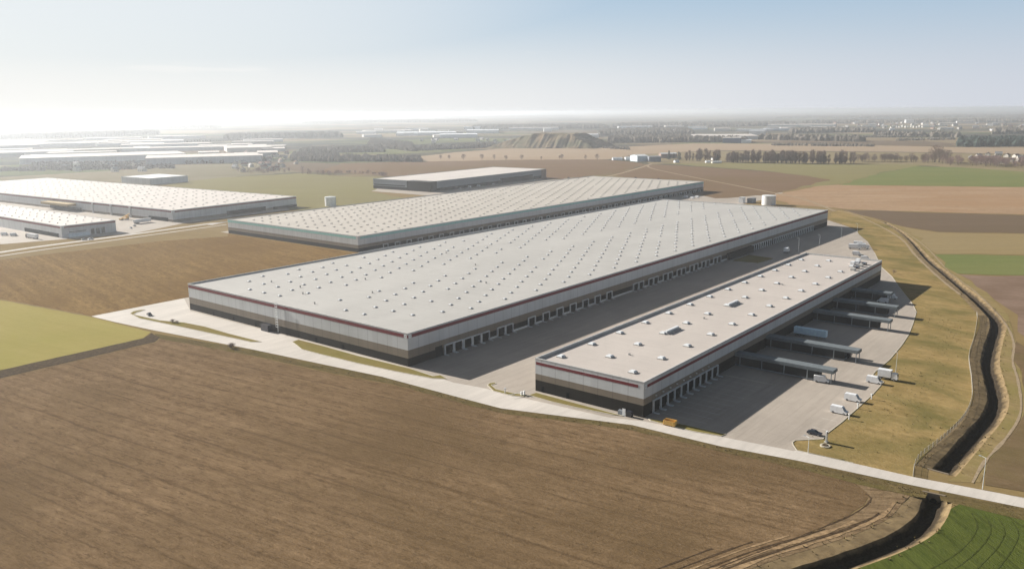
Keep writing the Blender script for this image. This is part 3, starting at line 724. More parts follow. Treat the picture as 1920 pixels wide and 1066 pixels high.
def make_car(label, p, rz, paint, group=None):
    r = thing('parked_car', label, 'car', p, rz, group); w = 1.8
    MB().prof([(-2.2, .3), (2.1, .3), (2.25, .55), (2.15, .78), (1.05, .92), (-1.9, .98), (-2.2, .85)], w, 0, .05, .9).build('body', paint, r)
    MB().prof([(-1.85, .96), (1.0, .92), (.3, 1.4), (-1.2, 1.45)], w - .16, 0, .16, 1.1).build('cabin', GLASS, r)
    MB().box(-1.1, .25, -.66, .66, 1.42, 1.475).build('roof', paint, r)
    for s in (-1, 1): MB().box(2.1, 2.2, s * .62 - .18, s * .62 + .18, .58, .74).build('headlight', LAMP, r)
    wheels(r, (-1.35, 1.4), w, .33, .22); return r
def make_truck(label, p, rz, cab=PAINTW, boxm=PAINTW, L=6.0, group=None, name='box_truck'):
    r = thing(name, label, 'lorry', p, rz, group); w = 2.5
    MB().prof([(L / 2 - .1, .6), (L / 2 + 1.9, .6), (L / 2 + 2.0, 1.4), (L / 2 + 1.75, 2.75), (L / 2 + .2, 2.85), (L / 2 - .1, 2.7)], w - .1, 0, .08, 1.6).build('cab', cab, r)
    mb = MB(); mb.q([(L / 2 + 2.02, -1.0, 1.55), (L / 2 + 2.02, 1.0, 1.55), (L / 2 + 1.8, .95, 2.6), (L / 2 + 1.8, -.95, 2.6)]); mb.build('windscreen', GLASS, r)
    MB().box(-L / 2, L / 2 - .35, -w / 2, w / 2, 1.05, 3.75).build('cargo_box', boxm, r)
    MB().box(-L / 2, L / 2 + 1.6, -.5, .5, .6, 1.04).build('chassis', PAINTD, r)
    wheels(r, (-L / 2 + 1.2, L / 2 + .9), w, .48, .34); return r
def make_trailer(label, p, rz, m, L=13.6, group=None, cab=None):
    r = thing('articulated_lorry' if cab else 'semi_trailer', label, 'lorry' if cab else 'trailer', p, rz, group); w = 2.55
    MB().box(-L / 2, L / 2, -w / 2, w / 2, 1.15, 4.0).build('cargo_box', m, r)
    MB().box(-L / 2 + .2, L / 2 - .2, -.55, .55, .75, 1.14).build('chassis', PAINTD, r)
    wheels(r, (-L / 2 + 1.5, -L / 2 + 2.8, -L / 2 + 4.1), w, .5, .36)
    for s in (-1, 1): MB().box(L / 2 - 3.1, L / 2 - 2.9, s * .9 - .1, s * .9 + .1, .11, 1.14).build('landing_leg', STEEL, r)
    if cab:
        x = L / 2 + .5
        MB().prof([(x, .6), (x + 2.2, .6), (x + 2.3, 1.5), (x + 2.1, 3.1), (x + .6, 3.6), (x, 3.5)], 2.45, 0, .08, 1.7).build('cab', cab, r)
        mb = MB(); mb.q([(x + 2.33, -1.0, 1.7), (x + 2.33, 1.0, 1.7), (x + 2.13, .95, 2.95), (x + 2.13, -.95, 2.95)]); mb.build('windscreen', GLASS, r)
        wheels(r, (L / 2 - 1.2, x + 1.1), w, .5, .36)
    return r
NOSE = math.atan2(-V.y, -V.x)            # nose towards the grass
A = .10
def on(u, v): return loc(SIDE, u, v, A)
make_car('dark grey saloon car parked alone next to the white totem sign', on(20.2, -49.6), NOSE, PAINTD)
gv = 'white vans parked along the lawn'
make_van('white van in the lawn parking row, nearest the dark grey car', on(43.6, -49.8), NOSE, group=gv)
make_van('white van in the lawn parking row, second from the dark grey car', on(58.6, -49.8), NOSE, group=gv)
make_van('white van parked right against the box lorry by the lawn', on(83.2, -50.2), NOSE, group=gv)
make_truck('white box lorry with tall shaded side parked next to a white van by the lawn', on(90.6, -52.0), NOSE, PAINTW, PAINTW, 5.0)
make_car('dark car parked on the pale forecourt beside the hedge island', (*gp(280, 591)[:2], A), ANG + 1.3, PAINTD)
make_trailer('pale blue semi trailer docked at the shaded side warehouse between two piers', on(131.5, -9.6), NOSE, plain('trailer_pale_blue', (.62, .8, .95), .5), 14.2)
make_truck('white lorry with dark load under the outer end of a covered pier', (*gp(1584, 669)[:2], A), NOSE + math.pi, PAINTW, PAINTD, 5.2, name='flatbed_lorry')
make_van('white van standing under the end of the pier nearest the road', (*gp(1540, 716)[:2], A), NOSE + .3)
make_van('white van in building shade beside the second farthest pier, left of a pair', (*gp(1655, 567)[:2], A), NOSE + math.pi)
make_van('white van at the edge of the building shade, right of a pair', (*gp(1672, 560)[:2], A), NOSE + .1)
make_truck('white box lorry alone in the shaded court between the two warehouses', (*gp(1474, 474)[:2], A), ANG + .1, PAINTW, PAINTW, 5.5)
for i, (x, y, k) in enumerate([(1600, 467, 't'), (1609, 462, 't'), (1615, 466, 't'), (1606, 478, 'v'), (1616, 481, 'c'), (1622, 487, 'v'), (1628, 493, 'v')]):
    lb = ['white box lorry leftmost in the cluster at the far yard edge', 'white box lorry topmost in the cluster at the far yard edge', 'white box lorry rightmost of the lorry cluster at the far yard edge',
          'white van just below the lorry cluster at the far yard edge', 'silver car between two white vans at the far yard edge', 'white van below the silver car at the far yard edge', 'white van closest to the far corner of the side warehouse'][i]
    p = (*gp(x, y)[:2], A)
    g = 'vehicles at the far yard edge'
    if k == 't': make_truck(lb, p, NOSE + .15, L=6.5, group=g)
    elif k == 'v': make_van(lb, p, NOSE + .1, group=g)
    else: make_car(lb, p, NOSE, PAINTS, g)
# left complex vehicles
gl = 'vehicles of the left complex'
make_trailer('white articulated lorry parked beside the corner warehouse dock', (*gp(62, 447)[:2], .05), ANG + math.pi / 2 + .1, PAINTW, 13.6, gl, PAINTD)
make_trailer('white semi trailer in the yard in front of the left warehouse', (*gp(267, 418)[:2], .05), ANG + .1, PAINTW, 17, gl)
make_van('white van at the corner warehouse dock, outer of the two', (*gp(9, 441)[:2], .05), ANG - .6, group=gl)
make_van('white van at the corner warehouse dock, nearer the articulated lorry', (*gp(26, 442)[:2], .05), ANG - .6, group=gl)
t = thing('mobile_crane', 'yellow mobile crane at the end of the corner warehouse', 'crane', (*gp(233, 412)[:2], .05), ANG + .2)
MB().box(-5, 5, -1.3, 1.3, .8, 1.8).build('chassis', YELLOW, t); MB().box(2.6, 4.9, -1.25, 1.25, 1.8, 3.6).build('cab', YELLOW, t)
mb = MB(); mb.tube((-2.5, 0, 2.2), (6.5, 0, 5.4), .55, .4, 4); mb.build('boom', YELLOW, t); wheels(t, (-3.8, -2.4, 2.4, 3.8), 2.6, .6, .4)
for i, (x, y) in enumerate([(170, 449), (158, 450), (245, 428), (252, 424)]):
    make_car(['pale car outside the shopfront windows of the corner warehouse', 'second pale car outside the shopfront windows, nearer the building corner', 'pale car in the yard below the yellow crane', 'pale car in the yard between crane and semi trailer'][i], (*gp(x, y)[:2], .05), ANG + (0 if i < 2 else 1.4), PAINTS if i % 2 else PAINTW, gl)
gb = 'cars beside the dark warehouse'
for i, (x, y) in enumerate([(862, 354), (880, 352), (897, 350), (925, 346), (1000, 338)]):
    f = make_van if i in (1, 2) else (lambda l, p, a, group: make_car(l, p, a, PAINTW, group))
    f(['white car farthest left along the dark warehouse', 'white van second along the dark warehouse', 'white van third along the dark warehouse', 'white car halfway along the dark warehouse', 'white car by the far end of the dark warehouse'][i], (*gp(x, y)[:2], .07), ANG + math.pi / 2, group=gb)
for i, (x, y, m) in enumerate([(1224, 337, PAINTR), (1235, 336, PAINTR), (1192, 334, PAINTD), (1066, 334, PAINTD)]):
    make_car(['maroon car beyond the teal warehouse roof, left of a pair', 'maroon car beyond the teal warehouse roof, right of a pair', 'dark car beyond the teal warehouse near the farm path', 'dark car between the teal warehouse and the dark warehouse'][i], (*gp(x, y)[:2], .07), ANG, m, 'cars beyond the teal warehouse')
for i, (x, y) in enumerate([(1285, 371), (1297, 373), (1306, 371)]):
    make_van(['white van in the court of the teal warehouse, left of three', 'white van in the court of the teal warehouse, middle of three', 'white van in the court of the teal warehouse, right of three'][i], (*gp(x, y)[:2], .07), ANG + 1.5, group='vans behind the main warehouse')

# yellow skip container
t = thing('skip_container', 'yellow steel skip container on the kerb by the side warehouse corner', 'skip', (*gp(1256, 797)[:2], .1), ANG - math.pi / 2 + .05)
mb = MB(); L, w = 3.8, 2.0
for s in (-1, 1):
    mb.box(-L / 2, L / 2, s * w / 2 - .05, s * w / 2 + .05, .25, 1.7)
    for k in range(7): mb.box(-L / 2 + .2 + k * .65, -L / 2 + .3 + k * .65, s * (w / 2 + .05) - (.1 if s < 0 else 0), s * (w / 2 + .05) + (.1 if s > 0 else 0), .3, 1.65)
mb.box(-L / 2 - .05, -L / 2, -w / 2, w / 2, .25, 1.7); mb.box(L / 2, L / 2 + .05, -w / 2, w / 2, .25, 1.7); mb.box(-L / 2, L / 2, -w / 2 + .06, w / 2 - .06, .22, .3)
mb.build('body', YELLOW, t)
MB().box(-L / 2 - .1, L / 2 + .1, w / 2 + .051, w / 2 + .16, 1.66, 1.78).build('rim', YELLOW, t)
for s in (-1, 1): MB().box(-L / 2, L / 2, s * .7 - .1, s * .7 + .1, 0, .22).build('skid', PAINTD, t)

# ------------------------------------------------------------------ tanks, lamps, signs, fence, headwalls
def tank(label, p, r, h):
    t = thing('water_tank', label, 'tank', p); mb = MB(); mb.cyl((0, 0, 0), r, h, 32); mb.build('shell', PAINTW, t)
    mb = MB(); mb.cyl((0, 0, h + .003), r * 1.02, .7, 32, .3); mb.build('roof', FRAMEW, t)
    mb = MB(); mb.box(r + .02, r + .1, -.35, -.28, .2, h); mb.box(r + .02, r + .1, .28, .35, .2, h)
    for k in range(int(h / .4)): mb.box(r + .03, r + .08, -.28, .28, .3 + k * .4, .35 + k * .4)
    mb.build('ladder', STEEL, t)
tank('white cylindrical water tank beyond the far end of the main warehouse', (*gp(1441, 384)[:2], .1), 7.2, 10)
tank('lone pale tank beside the teal warehouse on the grass side', (*gp(620, 386)[:2], .1), 6, 10)
def shed(name, label, p, rz, L, W, h, wall, roof, cat='shed', pitch=.35, group=None):
    t = thing(name, label, cat, p, rz, group)
    MB().box(-L / 2, L / 2, -W / 2, W / 2, 0, h).build('wall', wall, t)
    mb = MB(); e = .4; k = W * pitch
    mb.q([(-L / 2 - e, -W / 2 - e, h - .05), (L / 2 + e, -W / 2 - e, h - .05), (L / 2 + e, 0, h + k), (-L / 2 - e, 0, h + k)]); mb.q([(-L / 2 - e, W / 2 + e, h - .05), (L / 2 + e, W / 2 + e, h - .05), (L / 2 + e, 0, h + k), (-L / 2 - e, 0, h + k)])
    for s in (-1, 1): mb.q([(s * L / 2, -W / 2, h), (s * L / 2, W / 2, h), (s * L / 2, 0, h + k)], 1)
    mb.build('roof', [roof, wall], t); return t
shed('pump_house', 'small white pump house next to the water tank', (*gp(1391, 380)[:2], .1), ANG, 6, 5, 6, PAINTW, FRAMEW, 'hut', .05)
shed('transformer_hut', 'dark grey transformer hut between pump house and water tank', (*gp(1409, 380)[:2], .1), ANG, 10, 6, 5, GREYD, TILEG, 'hut', .1)
def lamp(label, p, h=10, rz=0):
    t = thing('lamp_post', label, 'lamp post', p, rz, 'lamp posts')
    mb = MB(); mb.tube((0, 0, 0), (0, 0, h), .1, .05, 8); mb.build('pole', FRAMEW, t); mb = MB(); mb.tube((0, 0, h - .1), (1.4, 0, h + .1), .06, .05, 6); mb.build('arm', FRAMEW, t)
    MB().box(1.2, 1.95, -.15, .15, h, h + .14).build('lamp_head', STEEL, t)
for i, (x, y, h) in enumerate([(1679, 703, 9), (1515, 849, 5), (1842, 917, 9), (1497, 472, 10), (1536, 466, 10), (1607, 438, 8), (1577, 446, 8)]):
    lamp(['lamp post on the lawn right of the white box lorry', 'short lamp post on the lawn corner by the road', 'lamp post beside the road at the right of the ditch', 'lamp post in the shaded court, nearest the side warehouse', 'lamp post on the shade line in the court between warehouses', 'lamp post at the far corner of the court on the grass edge', 'lamp post near the far end of the shaded court'][i], (*gp(x, y)[:2], .06), h, ANG + 1.2)
t = thing('totem_sign', 'white totem sign standing on the lawn by the dark grey car', 'sign', (*gp(1549, 829)[:2], .06), NOSE)
MB().box(-.2, .2, -.6, .6, .3, 3.6).build('panel', PAINTW, t); MB().box(-.5, .5, -.8, .8, 0, .3).build('base', kerbm, t); MB().box(.203, .22, -.45, .45, 2.8, 3.4).build('plate', RED, t)
t = thing('ground_sign', 'low round white kerbed bed with dark planting near the totem sign', 'flower bed', (*gp(1547, 836)[:2], .06))
mb = MB(); mb.cyl((0, 0, 0), 1.5, .3, 20); mb.build('kerb_ring', kerbm, t); mb = MB(); mb.cyl((0, 0, .303), 1.0, .22, 12, .75); mb.build('soil', bank, t)
for i, (x, y) in enumerate([(1592, 786), (1634, 748), (1608, 766)]):
    t = thing('bollard', ['white marker post on the lawn edge beside the nearest white van', 'white marker post on the lawn edge beyond the second white van', 'white marker post on the lawn edge between the first two white vans'][i], 'bollard', (*gp(x, y)[:2], .06), 0, 'marker posts on the lawn edge')
    mb = MB(); mb.cyl((0, 0, 0), .22, 1.7, 8, .18); mb.build('post', PAINTW, t); MB().box(-.3, .3, -.3, .3, 1.703, 1.95).build('cap', FRAMEW, t)
t = thing('barrier_gate', 'white barrier post pair on the kerbed island by the side warehouse', 'barrier', (*gp(978, 741)[:2], .2), ANG + 1.2)
MB().box(-.3, .3, -.3, .3, 0, 1.3).build('housing', PAINTW, t); MB().box(.0, .12, .4, 5.2, .95, 1.07).build('boom', PAINTW, t); MB().box(-.5, .1, -1.2, -.7, 0, 1.5).build('card_reader', PAINTW, t)
t = thing('barrier_post', 'white card reader post on the thin kerbed island at the court entrance', 'post', (*gp(947, 737)[:2], .2), ANG)
MB().box(-.15, .15, -.15, .15, 0, 1.4).build('post', PAINTW, t); MB().box(-.25, .25, -.3, .3, 1.403, 1.9).build('reader', FRAMEW, t)
t = thing('sprinkler_units', 'dark plant cabinets against the front of the side warehouse', 'cabinet', loc(SIDE, -1.6, 4.5, .1), ANG)
MB().box(-.7, .7, -1.2, .8, 0, 1.9).build('cabinet', PAINTD, t); MB().box(-.6, .6, 2.2, 4, 0, 1.5).build('cabinet', GREYD, t); MB().box(-.9, -.8, .9, 2.1, .0, 2.6).build('pipe_rack', PAINTW, t)

def alpha_mesh():
    t = NT('fence_wire'); t.b.inputs['Base Color'].default_value = (.36, .33, .28, 1); t.b.inputs['Alpha'].default_value = .36; return t.m
WIRE = alpha_mesh(); POSTM = plain('fence_post_pale', (.34, .31, .26), .8)
fl = [Vector((p.x, p.y, 0)) for p in smooth_line(G([(1712, 892), (1721, 862), (1764, 826), (1802, 790), (1821, 753), (1821.5, 715), (1816.5, 670), (1826, 636), (1832, 600), (1831, 590)]), 3)]
t = thing('wire_fence', 'pale wire fence with posts between lawn and ditch', 'fence', (fl[0].x, fl[0].y, .05)); o0 = fl[0]
mb = MB(); pm = MB(); rl = MB()
for i, p in enumerate(fl):
    q = p - o0; pm.box(q.x - .07, q.x + .07, q.y - .07, q.y + .07, 0, 1.75)
    if i:
        k = fl[i - 1] - o0; mb.q([(k.x, k.y, .1), (q.x, q.y, .1), (q.x, q.y, 1.55), (k.x, k.y, 1.55)])
        for z in (.12, .85, 1.58): rl.tube((k.x, k.y, z), (q.x, q.y, z), .025, .025, 4)
mb.build('wire_mesh', WIRE, t); pm.build('post', POSTM, t); rl.build('rail', POSTM, t)
HEADW = plain('headwall_concrete', (.19, .15, .105), .9)
for rows, i, lb in ((rows_up, 0, 'stone culvert headwall where the ditch meets the road, lawn side'), (rows_dn, -1, 'stone culvert headwall where the ditch leaves the road, green field side')):
    r = rows[i]; a, b = Vector(r[2]), Vector(r[-3]); c = (a + b) / 2
    t = thing('culvert_headwall', lb, 'headwall', (c.x, c.y, 0), math.atan2(b.y - a.y, b.x - a.x), 'culvert headwalls at the road'); L = (b - a).length
    MB().box(-L / 2 - .6, L / 2 + .6, -.35, .35, -.5, .2).build('coping', HEADW, t); MB().box(-L / 2, L / 2, -.3, .3, -2.9, -.503).build('wall', HEADW, t)
    s = 1 if i == 0 else -1
    mb = MB(); mb.cyl((0, s * .3, -1.9), .8, s * .05, 16, None, 0, 'y'); mb.build('pipe_mouth', BLACK, t)

# ------------------------------------------------------------------ trees and shrubs
def crowned(name, mb, leaf):
    a, b = MB(), MB(); a.v = b.v = mb.v
    for f, m in zip(mb.f, mb.m): (b if m else a).f.append(f); (b if m else a).m.append(0)
    for k in (a, b):
        used = sorted({i for f in k.f for i in f}); ix = {u: i for i, u in enumerate(used)}
        k.v = [mb.v[u] for u in used]; k.f = [tuple(ix[i] for i in f) for f in k.f]
    o = a.build(name, BARK); b.build('crown', leaf, o); return o
def bare_tree(name, h, spread, n, tw, seed, column=False):
    rr = random.Random(seed); mb = MB(); mb.tube((0, 0, 0), (0, 0, h * .8), h * .018 + .1, .06, 6, 0)
    tips = []
    for k in range(16):
        z0 = h * rr.uniform(.15, .7); a = rr.uniform(0, 6.28); l = spread * rr.uniform(.5, 1) * (1.15 - z0 / h)
        e = (l * math.cos(a), l * math.sin(a), min(h * .97, z0 + h * rr.uniform(.12, .3))); mb.tube((0, 0, z0), e, .12, .04, 4, 0); tips.append(e)
    for k in range(n):
        if column: z = h * rr.uniform(.12, 1); rad = spread * (1 - abs(z / h - .5)) * math.sqrt(rr.random())
        else:
            z = h * rr.uniform(.22, 1); rad = spread * math.sqrt(max(0, 1 - ((z / h - .6) / .42) ** 2)) * math.sqrt(rr.random())
        a = rr.uniform(0, 6.28); c = Vector((rad * math.cos(a), rad * math.sin(a), z))
        if rr.random() < .45: c = Vector(rr.choice(tips)) + Vector((rr.gauss(0, spread * .25), rr.gauss(0, spread * .25), rr.gauss(0, h * .06)))
        c.z = max(1.2, c.z)
        d = Vector((c.x * .25, c.y * .25, rr.uniform(.8, 2.2))).normalized() * rr.uniform(.8, 2.0) * h / 14
        w = Vector((rr.uniform(-1, 1), rr.uniform(-1, 1), .1)).normalized() * rr.uniform(.1, .24) * h / 14
        mb.q([c - w, c + w, c + d], 1)
    return crowned(name, mb, tw)
def conifer(name, h, spread, seed):
    rr = random.Random(seed); mb = MB(); mb.tube((0, 0, 0), (0, 0, h * .95), .25, .04, 6, 0)
    for k in range(420):
        z = h * (.1 + .9 * rr.random() ** 1.2); rad = spread * (1.05 - z / h) * math.sqrt(rr.uniform(.2, 1)); a = rr.uniform(0, 6.28)
        c = Vector((rad * math.cos(a), rad * math.sin(a), z)); d = Vector((math.cos(a), math.sin(a), -.35)) * rr.uniform(.5, 1.3); w = Vector((-math.sin(a), math.cos(a), 0)) * rr.uniform(.3, .7)
        mb.q([c - w, c + w, c + d], 1)
    return crowned(name, mb, NEEDLE)
PT = {}
def tree(kind, label, p, s, group):
    if kind not in PT:
        PT[kind] = {'poplar': lambda: bare_tree('bare_poplar', 21, 3.0, 430, TWIG, 1, True), 'round': lambda: bare_tree('bare_tree', 14, 5.2, 520, TWIG, 2), 'reddish': lambda: bare_tree('reddish_bare_tree', 12, 5.5, 520, TWIGP, 3), 'fir': lambda: conifer('dark_conifer', 16, 4, 4), 'bush': lambda: bare_tree('bare_shrub', 3.2, 2.2, 500, TWIG, 5)}[kind]()
        o = PT[kind]
    else:
        o = PT[kind].copy(); C.objects.link(o)
        for ch in PT[kind].children:
            c = ch.copy(); C.objects.link(c); c.parent = o
    o.location = (p.x, p.y, 0); o.rotation_euler = (0, 0, random.uniform(0, 6.28)); wd = s * (1.25 if kind == 'poplar' else 1.05); o.scale = (wd * random.uniform(.8, 1.25), wd * random.uniform(.8, 1.25), s)
    return tag(o, label, 'shrub' if kind == 'bush' else 'tree', group)
def row(kind, label, pts, n, s, group, jit=10):
    pts = G(pts); tot = [0]
    for a, b in zip(pts, pts[1:]): tot.append(tot[-1] + (b - a).length)
    for k in range(n):
        t = tot[-1] * (k + random.uniform(.1, .9)) / n; i = max(j for j in range(len(pts) - 1) if tot[j] <= t)
        p = pts[i].lerp(pts[i + 1], (t - tot[i]) / (tot[i + 1] - tot[i])); tree(kind, label, p + Vector((random.uniform(-jit, jit), random.uniform(-jit, jit), 0)), s * random.uniform(.6, 1.22), group)
row('poplar', 'bare poplar in the dense tree row behind the olive field', [(1365, 304), (1480, 306), (1590, 307)], 105, .95, 'poplars behind the olive field', 14)
row('poplar', 'thin bare tree in the sparse row right of the farm', [(1288, 301), (1365, 304)], 22, .95, 'sparse trees right of the farm', 9)
row('round', 'bare tree in the lower tree row right of the poplars', [(1596, 303), (1700, 303), (1755, 304)], 40, .95, 'lower tree row right of the poplars', 14)
row('round', 'tall bare tree at the left edge of the village', [(1752, 304), (1772, 305)], 5, 1.75, 'tall trees at the village edge', 8)
row('reddish', 'reddish bare tree among the village houses', [(1776, 308), (1840, 309), (1935, 313)], 64, 1.2, 'trees among the village houses', 45)
row('fir', 'dark conifer beside the farm buildings', [(1252, 300), (1280, 299)], 8, 1.25, 'conifers at the farm', 14)
row('fir', 'lone dark conifer in front of the poplar row', [(1338, 303), (1345, 304)], 2, 1.0, 'lone conifers before the poplars', 3)
row('round', 'small bare tree dotted on the pale field edge', [(808, 300), (820, 299), (882, 300), (898, 300), (960, 300), (1052, 299), (1133, 300)], 12, .75, 'small trees on the pale field edge', 6)
row('reddish', 'bare hedge tree at the far end of the green field', [(570, 327), (622, 329), (650, 325), (700, 328), (730, 333)], 34, .55, 'hedge trees at the green field end', 6)
row('reddish', 'hazy tree in the scattered settlement left of the hedge', [(455, 322), (500, 325), (555, 322)], 26, .6, 'trees of the hazy settlement', 25)
row('bush', 'low shrub at the roadside by the pale forecourt', [(430, 650), (440, 653)], 3, .8, 'roadside shrubs', .8)
row('bush', 'small dark shrub on the lawn beyond the side warehouse', [(1675, 513), (1677, 513.5)], 1, .9, None, .2)
row('bush', 'low clipped shrub on the hedge island of the forecourt', [(320, 604), (336, 607)], 4, .5, 'shrubs on the hedge island', .8)

# dry tufts along verges, banks and lawn
def tufts(label, lines, n, size, m, spread):
    mb = MB(); rr = random.Random(n)
    segs = [(a, b) for ln in lines for a, b in zip(ln, ln[1:])]; wts = [(b - a).length for a, b in segs]
    for a, b in rr.choices(segs, wts, k=n):
        p = a.lerp(b, rr.random()) + Vector((rr.gauss(0, spread), rr.gauss(0, spread), 0)); s = size * rr.uniform(.5, 1.4); z = rr.uniform(.06, .12)
        for k in range(6):
            t = rr.uniform(0, 6.28); d = Vector((math.cos(t), math.sin(t), 0)); e = Vector((-d.y, d.x, 0)) * s * .3
            q = p + d * s * .15; mb.q([(q.x - e.x, q.y - e.y, z), (q.x + e.x, q.y + e.y, z), (q.x + d.x * s * .5, q.y + d.y * s * .5, z + s * rr.uniform(.35, .8))])
    o = mb.build('grass', m); o['kind'] = 'stuff'; o['label'] = label; o['category'] = 'grass'
GRASSD = plain('tuft_dry', (.17, .13, .06), 1, 0, 0, .35); GRASSV = plain('tuft_verge', (.13, .1, .045), 1, 0, 0, .35); GRASSG = plain('tuft_olive', (.16, .13, .055), 1, 0, 0, .35)
vl_ = G([(290, 629), (476, 662), (616, 693), (740, 716), (865, 751), (940, 770), (1185, 802), (1351, 841), (1494, 872), (1713, 920), (1740, 926)])
tufts('dry grass tufts along the road verge', [vl_], 220, .36, GRASSV, .9)
tufts('dry grass on the ditch banks', [edge(rows_up, 1), edge(rows_up, -1), edge(rows_dn, 0), edge(rows_dn, -1)], 700, .45, GRASSD, 1.0)
tufts('dry grass tufts scattered on the lawn', [G([(1600, 830), (1690, 850), (1740, 790), (1670, 770), (1770, 700), (1700, 710), (1790, 630), (1740, 580)])], 350, .33, GRASSG, 4)

# woods read as one mass
def wood(label, strips, m, hgt, den=1.0, name='woodland'):
    mb = MB(); rr = random.Random(hash(label) % 1000 if False else len(label))
    for (x0, y0, x1, y1, d) in strips:
        a, b = gp(x0, y0), gp(x1, y1); L = (b - a).length; dv = (a + b) / 2; dv = Vector((dv.x, dv.y, 0)).normalized()
        n = int(min(1600, L * d / 130 * den))
        for k in range(n):
            p = a.lerp(b, rr.random()) + dv * d * rr.random(); h = hgt * rr.uniform(.65, 1.15); r = hgt * rr.uniform(.3, .6); m_ = 6
            ang = rr.uniform(0, 1); rings = [(r * .75, 0), (r, h * .45), (r * .72, h * .8), (r * .2, h)]
            bs_ = len(mb.v)
            for q, z in rings:
                for j in range(m_):
                    w = q * rr.uniform(.75, 1.25); mb.v.append((p.x + w * math.cos(ang + j * 6.283 / m_), p.y + w * math.sin(ang + j * 6.283 / m_), z * rr.uniform(.92, 1.08)))
            for i in range(3):
                for j in range(m_):
                    j2 = (j + 1) % m_; mb.f.append((bs_ + i * m_ + j, bs_ + i * m_ + j2, bs_ + (i + 1) * m_ + j2, bs_ + (i + 1) * m_ + j)); mb.m.append(0)
            mb.f.append(tuple(bs_ + 3 * m_ + j for j in range(m_))); mb.m.append(0)
    o = mb.build(name, m); o['kind'] = 'stuff'; o['label'] = label; o['category'] = 'woodland'
wood('dark evergreen wood behind the village', [(1795, 275, 1925, 275, 260), (1925, 275, 2300, 282, 260)], WOODG, 19)
wood('grey bare wood beyond the hazy settlement', [(545, 302, 640, 304, 260), (640, 302, 790, 304, 120), (560, 288, 720, 285, 200)], WOOD, 10, 2.0)
wood('grey wood strip in front of the spoil heap', [(780, 283, 930, 276, 150), (690, 273, 780, 285, 500)], WOOD, 10, 1.8)
wood('dark wood right of the spoil heap', [(1140, 268, 1300, 267, 400), (1300, 267, 1400, 267, 120), (1120, 255, 1300, 252, 700)], WOOD, 17)
wood('hazy wood bands at the left horizon', [(0, 262, 300, 252, 500), (0, 243, 420, 240, 900), (420, 262, 640, 258, 400)], WOOD, 18, .8)
wood('hazy scrub strip behind the left warehouse', [(0, 322, 330, 316, 60), (60, 312, 420, 306, 60), (300, 268, 520, 262, 120)], WOOD, 7, 2.0)
wood('long hazy wood bands at the centre horizon', [(560, 232, 900, 228, 1500), (880, 243, 1140, 241, 700), (1140, 240, 1500, 236, 900), (600, 222, 1100, 219, 2500)], WOOD, 20, .35)
wood('hazy wood bands at the right horizon', [(1420, 262, 1620, 266, 120), (1480, 250, 1640, 248, 350), (1640, 256, 1800, 258, 100), (1860, 252, 1990, 250, 500), (1500, 232, 1990, 228, 900), (1450, 222, 2000, 220, 2200)], WOOD, 18, .5)
wood('low scrub strips between the far fields', [(1600, 258, 1760, 257, 60), (1680, 264, 1790, 262, 50), (1440, 273, 1640, 275, 40), (1130, 278, 1180, 281, 30)], WOOD, 7, 1.5)

# spoil heap
def heap():
    a, b = gp(905, 277), gp(1114, 279); L = (b - a).length; d = (b - a).normalized(); n = Vector((-d.y, d.x, 0)); NX, NY = 110, 50; mb = MB(); rr = random.Random(2)
    from mathutils import noise
    for j in range(NY + 1):
        for i in range(NX + 1):
            s, t = i / NX, j / NY; x = (s - .5) * 2; y = (t - .5) * 2
            g = noise.noise((s * 9, t * 5, 1)) * .12 + noise.noise((s * 40, t * 3, 3)) * .06
            e = 1 - max(abs(x) ** 1.0, abs(y) ** 1.1) + g * .6
            e = min(1, max(0, e * (1.55 + (.5 if x > 0 else 0))))
            e = e * (.86 if x < -.25 else 1) + .05 * noise.noise((s * 14, t * 8, 7)) * (e > .1)
            p = a + d * (L * s) + n * (220 * t) ; mb.v.append((p.x, p.y, 38 * max(0, e) - .4))
    for j in range(NY):
        for i in range(NX):
            k = j * (NX + 1) + i; mb.f.append((k, k + 1, k + NX + 2, k + NX + 1)); mb.m.append(0)
    t = NT('spoil_heap'); t.b.inputs['Specular IOR Level'].default_value = 0
    q = t.noise(t.pos(.4, (1 / 22, 1 / 90, 1 / 60)), 1, 5, .65); w = t.noise(t.pos(0, (1 / 60, 1 / 60, 1 / 20)), 1, 4)
    m = t.col(t.mix(t.rng(w, .4, .6), t.mix(t.rng(q, .35, .65), (.12, .09, .06), (.3, .22, .14)), (.12, .115, .07)))
    o = mb.build('hill', m); o['kind'] = 'structure'
heap()

# ------------------------------------------------------------------ farm, village, far sheds
def house(label, p, rz, L, W, h, wall, roof, group, cat='house', name='village_house', pitch=.42):
    mb = MB(); mb.box(-L / 2, L / 2, -W / 2, W / 2, 0, h, 0); e = .5; k = W * pitch
    for s in (-1, 1): mb.q([(-L / 2 - e, s * (W / 2 + e), h - .1), (L / 2 + e, s * (W / 2 + e), h - .1), (L / 2 + e, 0, h + k), (-L / 2 - e, 0, h + k)], 1)
    for s in (-1, 1): mb.q([(s * L / 2, -W / 2, h), (s * L / 2, W / 2, h), (s * L / 2, 0, h + k)], 0)
    if cat == 'house':
        for s in (-1, 1):
            for i in range(3): mb.box(-L / 2 + L * (i + .5) / 3 - .6, -L / 2 + L * (i + .5) / 3 + .6, s * W / 2 - .05, s * W / 2 + .05, 1.2, 2.6, 2)
        mb.box(-.4, .4, .8, 1.6, h, h + k + .8, 0)
    o = mb.build(name, [wall, roof, GLASS]); o.location = (p.x, p.y, 0); o.rotation_euler = (0, 0, rz); return tag(o, label, cat, group)
fg = 'farm buildings in the middle distance'
def fb(label, x, y, rz, L, W, h, wall, roof, pitch=.1): 
    t = shed('farm_building', label, gp(x, y), rz, L, W, h, wall, roof, 'farm building', pitch, fg); return t
